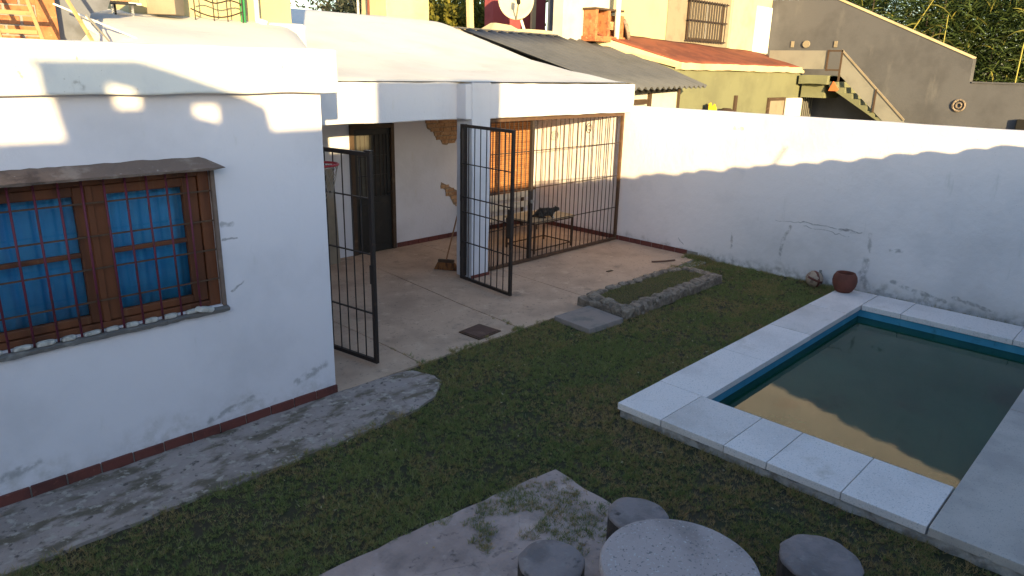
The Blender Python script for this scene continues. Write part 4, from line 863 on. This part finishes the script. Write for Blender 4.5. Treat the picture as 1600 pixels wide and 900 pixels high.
# ------------------------------------------------------------------ vegetation
def leaf_mesh(name, m, P0, D, Ln, W, bend, tint, parent=None, seg=3):
    """strips of quads: P0 base, D direction, bend pulls the tip down"""
    n = len(P0); side = np.cross(D, rng.normal(size=(n, 3))); side /= np.linalg.norm(side, axis=1)[:, None]+1e-9
    ts = np.linspace(0, 1, seg+1); V = np.zeros((n, (seg+1)*2, 3))
    for i, t in enumerate(ts):
        c = P0+D*(Ln*t)[:, None]; c[:, 2] -= bend*Ln*t*t
        wv_ = W*(1-t)**.7*(.6+.8*min(t*3, .5)) if i < seg else W*.04
        V[:, 2*i] = c-side*wv_[:, None]; V[:, 2*i+1] = c+side*wv_[:, None]
    F = []
    base = np.arange(n)[:, None]*((seg+1)*2)
    for i in range(seg): F.append(base+np.array([2*i, 2*i+1, 2*i+3, 2*i+2]))
    F = np.concatenate(F, 1).reshape(-1, 4)
    me = bpy.data.meshes.new(name); me.vertices.add(n*(seg+1)*2); me.vertices.foreach_set('co', V.ravel())
    me.loops.add(F.size); me.loops.foreach_set('vertex_index', F.ravel().astype(np.int32)); me.polygons.add(len(F))
    me.polygons.foreach_set('loop_start', np.arange(0, F.size, 4, dtype=np.int32))
    at = me.attributes.new('tint', 'FLOAT', 'POINT'); at.data.foreach_set('value', np.repeat(tint, (seg+1)*2).astype(np.float32))
    me.update(); me.validate(); me.materials.append(M[m])
    o = bpy.data.objects.new(name, me); COL.objects.link(o); attach(o, parent); return o
def unit(v): return v/np.linalg.norm(v, axis=1)[:, None]

# lawn
def inpoly(x, y, poly):
    r = np.zeros(len(x), bool); n = len(poly)
    for i in range(n):
        (x1, y1), (x2, y2) = poly[i], poly[(i+1) % n]
        c = ((y1 > y) != (y2 > y)); r ^= c & (x < (x2-x1)*(y-y1)/((y2-y1) if y2 != y1 else 1e-9)+x1)
    return r
def vnoise(x, y, s, seed):
    gx = rng.__class__(np.random.PCG64(seed)).random((64, 64)); X = x*s+100; Y = y*s+100
    xi, yi = np.floor(X).astype(int), np.floor(Y).astype(int); fx, fy = X-xi, Y-yi; fx = fx*fx*(3-2*fx); fy = fy*fy*(3-2*fy)
    G = lambda a, b: gx[a % 64, b % 64]
    return (G(xi, yi)*(1-fx)+G(xi+1, yi)*fx)*(1-fy)+(G(xi, yi+1)*(1-fx)+G(xi+1, yi+1)*fx)*fy
def fbm(x, y, s, seed): return (vnoise(x, y, s, seed)*.55+vnoise(x, y, s*2.1, seed+1)*.28+vnoise(x, y, s*4.3, seed+2)*.17)
NT = 150000                                            # tufts; each carries a handful of blades
x = rng.uniform(-.5, 11.0, NT); y = rng.uniform(.4, 6.2, NT)
jx = x+.18*(fbm(x, y, 7, 50)-.5)+rng.normal(0, .014, NT); jy = y+.18*(fbm(x, y, 7, 60)-.5)+rng.normal(0, .014, NT)
keep = (x+y > 2.6) & ~((x > 5.085) & (x < 10.63) & (y < 3.485))
for p in PATIO_SLABS[:3]: keep &= ~inpoly(jx, jy, p)
keep &= ~((jy > 5.96) & (jx > 7.5) & (jx < 10.75)) & ~((jy > 5.6) & (jx < 4.45)) & ~((jx > 6.64) & (jx < 7.3) & (jy > 4.96) & (jy < 5.65))
keep &= ~inpoly(jx, jy, PATH) & ~((jx > 7.30) & (jx < 9.97) & (jy > 4.95) & (jy < 5.86))
inpad = inpoly(jx, jy, PAD); padg = (fbm(x, y, 2.4, 80) > .60-.42*np.clip(1-np.hypot(x-3.66, y-3.0)/.5, 0, 1)) & (x > 2.8) & (y > 2.3) & (y < 3.4)
keep &= ~inpad | padg
thin = fbm(x, y, 2.5, 20); clump = fbm(x, y, 9, 90)
keep &= rng.random(NT) < np.clip(.55+1.5*(thin-.3), .3, 1)*np.clip(.6+1.6*(clump-.28), .4, 1)
x, y, clump = x[keep], y[keep], clump[keep]; n = len(x)
tt_ = np.clip(.20+.80*(fbm(x, y, .8, 30)*1.5-.2)+.5*(clump-.5)+rng.normal(0, .22, n), 0, .93)
nearp = ((y > 4.9) & (x > 4.4) & (x < 6.6)) | (np.hypot(x-4.9, y-5.2) < .6)
dry = ((fbm(x, y, 1.6, 40) > .55) | (nearp & (fbm(x, y, 2.2, 44) > .38))) & (rng.random(n) < .5); tt_[dry] *= .35
th_ = rng.uniform(.014, .046, n)*(.5+1.0*fbm(x, y, 1.1, 10)+.5*(clump-.4))
edge_ = (np.abs(x-5.06) < .07) & (y < 3.5) | (x > 10.75) | ((np.abs(y-3.53) < .07) & (x > 5)) | (np.abs(y-4.79) < .06) & (x < 3.9) | (np.abs(y-5.62) < .06) & (x > 4.4) & (x < 7.4)
th_[edge_] *= 1.5
onslab = inpoly(x, y, PAD) | inpoly(x, y, PATH) | np.any([inpoly(x, y, p) for p in PATIO_SLABS], axis=0)
nb7 = 8; X = np.repeat(x, nb7); Y = np.repeat(y, nb7); n = len(X)
ang = rng.uniform(0, 2*np.pi, n); off = np.abs(rng.normal(0, .007, n)); lean = rng.uniform(.1, .95, n)
D = unit(np.stack([np.cos(ang)*lean, np.sin(ang)*lean, np.ones(n)], 1))
tint = np.clip(np.repeat(tt_, nb7)+rng.normal(0, .09, n), 0, .94); tint[rng.random(n) < .022] = 1
stuff(leaf_mesh('lawn', 'grass', np.stack([X+np.cos(ang)*off, Y+np.sin(ang)*off, np.where(np.repeat(onslab, nb7), .002, -.015)], 1), D, np.repeat(th_, nb7)*rng.uniform(.7, 1.2, n)+.012, rng.uniform(.0022, .0044, n), .25, tint, None, 1))
nn = 26000
x = rng.uniform(7.50, 9.86, nn); y = rng.uniform(5.10, 5.78, nn); kk = fbm(x, y, 3, 5) > .28; x, y = x[kk], y[kk]; n = len(x)
stuff(leaf_mesh('bed_grass', 'grass', np.stack([x, y, np.full(n, .06)], 1), unit(np.stack([rng.normal(0, .5, n), rng.normal(0, .5, n), np.ones(n)], 1)), rng.uniform(.02, .06, n), np.full(n, .0024), .25, np.clip(rng.normal(.45, .2, n), 0, 1), pl, 1))
# fallen leaves and petals on the lawn
n = 420; x = rng.uniform(0, 11, n); y = rng.uniform(1.2, 5.6, n); kk = ~inpoly(x, y, PATH) & ~((x > 5.05) & (y < 3.5)) & ~((x > 7.3) & (x < 10) & (y > 4.9)); x, y = x[kk], y[kk]; n = len(x)
a_ = rng.uniform(0, 6.28, n); ll = leaf_mesh('leaf_litter', 'grass', np.stack([x, y, np.full(n, .022)], 1), np.stack([np.cos(a_), np.sin(a_), rng.normal(0, .15, n)], 1), rng.uniform(.015, .035, n), rng.uniform(.005, .010, n), .1, np.where(rng.random(n) < .6, 1., .05), None, 2)
stuff(ll); tag(ll, 'scattered pale fallen leaves and petals on the lawn', 'leaves')
# weeds at the wall foot
n = 1500; yy = np.concatenate([rng.normal(5.95, .12, 900), rng.uniform(.9, 3.2, 600)])
xx = np.where(np.arange(n) < 900, rng.uniform(10.82, 11.0, n), rng.uniform(10.65, 11.0, n))
wo = leaf_mesh('wall_weeds', 'grass', np.stack([xx, yy, np.zeros(n)], 1), unit(np.stack([rng.normal(-.2, .4, n), rng.normal(0, .4, n), np.ones(n)], 1)), rng.uniform(.05, .14, n), np.full(n, .003), .4, np.clip(rng.normal(.3, .2, n), 0, 1))
stuff(wo); tag(wo, 'tufts of weeds growing along the foot of the boundary wall', 'weeds')

# reeds behind the grey wall
n = 52000
px = rng.uniform(27.2, 32, n); py = rng.uniform(-1.5, 13.0, n); hmax = 5.2+1.6*fbm(px, py, .9, 70)+np.where(py > 8.5, .6, 0); pz = 1.2+(hmax-1.2)*rng.random(n)**.75
gap = (np.abs(py-9.4+.2*(pz-4)) < .30) & (pz > 5.0); ok = ~gap; px, py, pz = px[ok], py[ok], pz[ok]; n = len(px)
an = rng.uniform(0, 2*np.pi, n); el = rng.uniform(.2, 1.2, n)
D = np.stack([np.cos(an)*np.cos(el), np.sin(an)*np.cos(el), np.sin(el)], 1)
rd = leaf_mesh('reed_thicket', 'reed', np.stack([px, py, pz], 1), D, rng.uniform(.4, 1.0, n), rng.uniform(.014, .032, n), rng.uniform(.2, .9, n), np.clip(rng.normal(.42, .22, n)+(rng.random(n) < .05)*.5, 0, 1), None, 4)
stuff(rd); tag(rd, 'dense green reed thicket rising behind the grey cement wall', 'reeds')
cs = []
sb = B()
for k in range(60):
    bx_, by_ = random.uniform(27.2, 31), random.uniform(-1.5, 12.5); h = random.uniform(4.2, 6.4); sb.tube((bx_, by_, 0), (bx_+random.uniform(-.4, .4), by_+random.uniform(-.4, .4), h), .018, 5)
o = sb.build('reed_stems', 'leafstem' if 'leafstem' in M else 'treebark', rd); stuff(o)
M['yellowcane'] = mat('yellow_cane', (.30, .27, .06), .7, [((.2, .2, .05), 6, .45, .7, 4)])
for a, b_, lab in ((((26.9, 8.35, 3.6), (27.0, 7.35, 5.7)), .5, 'bent yellow cane leaning left out of the reed thicket'), (((26.9, 4.75, 4.1), (27.0, 4.45, 6.0)), .3, 'upright yellow cane at the right of the reed thicket'), (((26.9, 6.9, 3.4), (27.0, 6.95, 5.0)), .3, 'short yellow cane in the middle of the reed thicket')):
    t = thing('yellow_cane', (*a[0][:2], 0), lab, 'cane', 'yellowed canes in the reeds')
    p0, p1 = Vector(a[0]), Vector(a[1]); B().tube((p0.x, p0.y, 0), p0, .02, 6).tube(p0, p1, .02, 6, .012).build('stem', 'yellowcane', t)
    m_n = 9; q = [p0.lerp(p1, .2+.8*k/m_n) for k in range(m_n)]
    leaf_mesh('leaves', 'reed', np.array(q), unit(rng.normal(0, 1, (m_n, 3))*np.array([.5, 1, .4])+np.array([0, 0, .4])), rng.uniform(.6, 1.1, m_n), np.full(m_n, .03), np.full(m_n, .8), np.full(m_n, .95), t, 4)

def tree(name, loc, h, r, nleaf, lm, label, lsize, trunk_r=.16, squash=1.0):
    t = thing(name, loc, label, 'tree'); loc = Vector(loc); tb_ = B(); tb_.tube(loc, loc+Vector((.1, 0, h*.5)), trunk_r, 9, trunk_r*.7); tips = []
    for k in range(16):
        a = random.uniform(0, 6.28); e = random.uniform(.2, 1.2); L_ = r*random.uniform(.6, 1.05); s0 = loc+Vector((.1, 0, h*random.uniform(.3, .52)))
        e1 = s0+Vector((math.cos(a)*math.cos(e), math.sin(a)*math.cos(e), math.sin(e)))*L_; tb_.tube(s0, e1, trunk_r*.4, 6, trunk_r*.12); tips.append(e1)
        for q in range(4):
            e2 = s0.lerp(e1, random.uniform(.4, .9))+Vector((random.uniform(-1, 1), random.uniform(-1, 1), random.uniform(-.3, 1)))*r*.35; tb_.tube(s0.lerp(e1, .6), e2, trunk_r*.15, 5, trunk_r*.05); tips.append(e2)
    tb_.build('trunk', 'treebark', t)
    C = np.array([tuple(p) for p in tips]); ci = rng.integers(0, len(C), nleaf); P_ = C[ci]+rng.normal(0, r*.17, (nleaf, 3))*np.array([1, 1, squash])
    leaf_mesh('crown', lm, P_, unit(rng.normal(0, 1, (nleaf, 3))), rng.uniform(.7, 1.3, nleaf)*lsize, np.full(nleaf, lsize*.28), .1, np.clip(rng.normal(.5, .25, nleaf)+(vnoise(P_[:, 0], P_[:, 2], 1.2, 3)-.5)*.6, 0, 1), t, 2)
tree('dark_tree', (21.0, 31, 0), 9.5, 2.6, 5200, 'leafd', 'dark thin-leaved tree against the strip of blue sky', .22)
tree('broadleaf_tree', (19.3, 22, 0), 7.5, 2.6, 9500, 'leafy', 'sunlit yellow green tree left of the red block', .26)
tree('broadleaf_tree', (22.6, 23.5, 0), 7.5, 2.5, 8000, 'leafy', 'yellow green tree partly hidden behind the red block', .26)
hg = thing('hedge', (18.5, 20, 0), 'low yellow green hedge beneath the sunlit tree', 'hedge'); nl = 9000
B().path([(15.5+k*1.2, 20.2, .0) for k in range(7)], .05, 5).build('stems', 'treebark', hg)
leaf_mesh('foliage', 'leafy', np.stack([rng.uniform(15.2, 22, nl), rng.uniform(19.6, 21.2, nl), rng.uniform(.3, 5.2, nl)], 1), unit(rng.normal(0, 1, (nl, 3))), rng.uniform(.15, .32, nl), np.full(nl, .07), .1, np.clip(rng.normal(.5, .25, nl), 0, 1), hg, 2)

# ------------------------------------------------------------------ unseen buildings behind the viewer, inferred from their shadows, outlines shaped to cast them
YC = -2.5
YG = -1.1
rear = thing('rear_wall_caster', (6, YG, 0), 'unseen tile-capped garden wall at the back of the viewpoint, shaped to cast the shadow line on the boundary wall', 'wall')
B().box(1.93, 17, YG-.25, YG, -.02, 2.80).build('wall', 'white', rear)
tm = B()
for k in range(9):
    a = math.pi*k/8; tm.v += [(.10*math.cos(a), -.32, .085*math.sin(a)), (.12*math.cos(a), .06, .10*math.sin(a))]
tm.f = [(2*k, 2*k+2, 2*k+3, 2*k+1) for k in range(8)]
tme = tm.mesh('barrel_tile', 'tile', True)
for k in range(56):
    o = piece('barrel_tile', tme, rear, (2.0+k*.265+random.uniform(-.07, .07), YG, 2.742+random.uniform(-.015, .02)), (random.uniform(-.05, .02), 0, random.uniform(-.08, .08)))
B().tube((7.13, YG-.1, 2.8), (7.25, YG-.1, 3.12), .016, 6).build('rod', 'galv', rear)
back = thing('rear_house_caster', (-2, YC-2, 0), 'unseen thin house outline at the back of the viewpoint, stepped to cast the rooftop shadows', 'house')
B().box(-14, 1.04, YC-.36, YC, -.02, 4.06).build('wall', 'white', back)
B().prism_y([(-.98, 4.06), (-.98, 4.82), (1.04, 4.82), (1.04, 4.06)], YC-.3, YC).build('tower_caster', 'white', back)
B().prism_y([(-3.89, 4.57), (-3.80, 4.52), (-3.79, 4.38), (-3.74, 4.06), (-3.60, 4.06), (-3.60, 4.47), (-3.22, 4.38), (-3.22, 4.06), (-3.05, 4.06), (-3.05, 4.33), (-2.65, 4.33), (-2.65, 4.06), (-2.42, 4.06), (-2.42, 4.13), (-2.46, 4.31), (-2.65, 4.40), (-3.17, 4.58)], YC-.35, YC).build('shelter_caster', 'white', back)  # outline and holes cut to throw the shadow pattern on the left house
B().box(-3.61, -3.21, YC-.34, YC-.001, 4.06, 4.26).build('shelter_caster_fill', 'white', back); B().prism_y([(-3.06, 4.06), (-2.64, 4.06), (-2.64, 4.14), (-3.06, 4.26)], YC-.34, YC-.001).build('shelter_caster_fill', 'white', back)
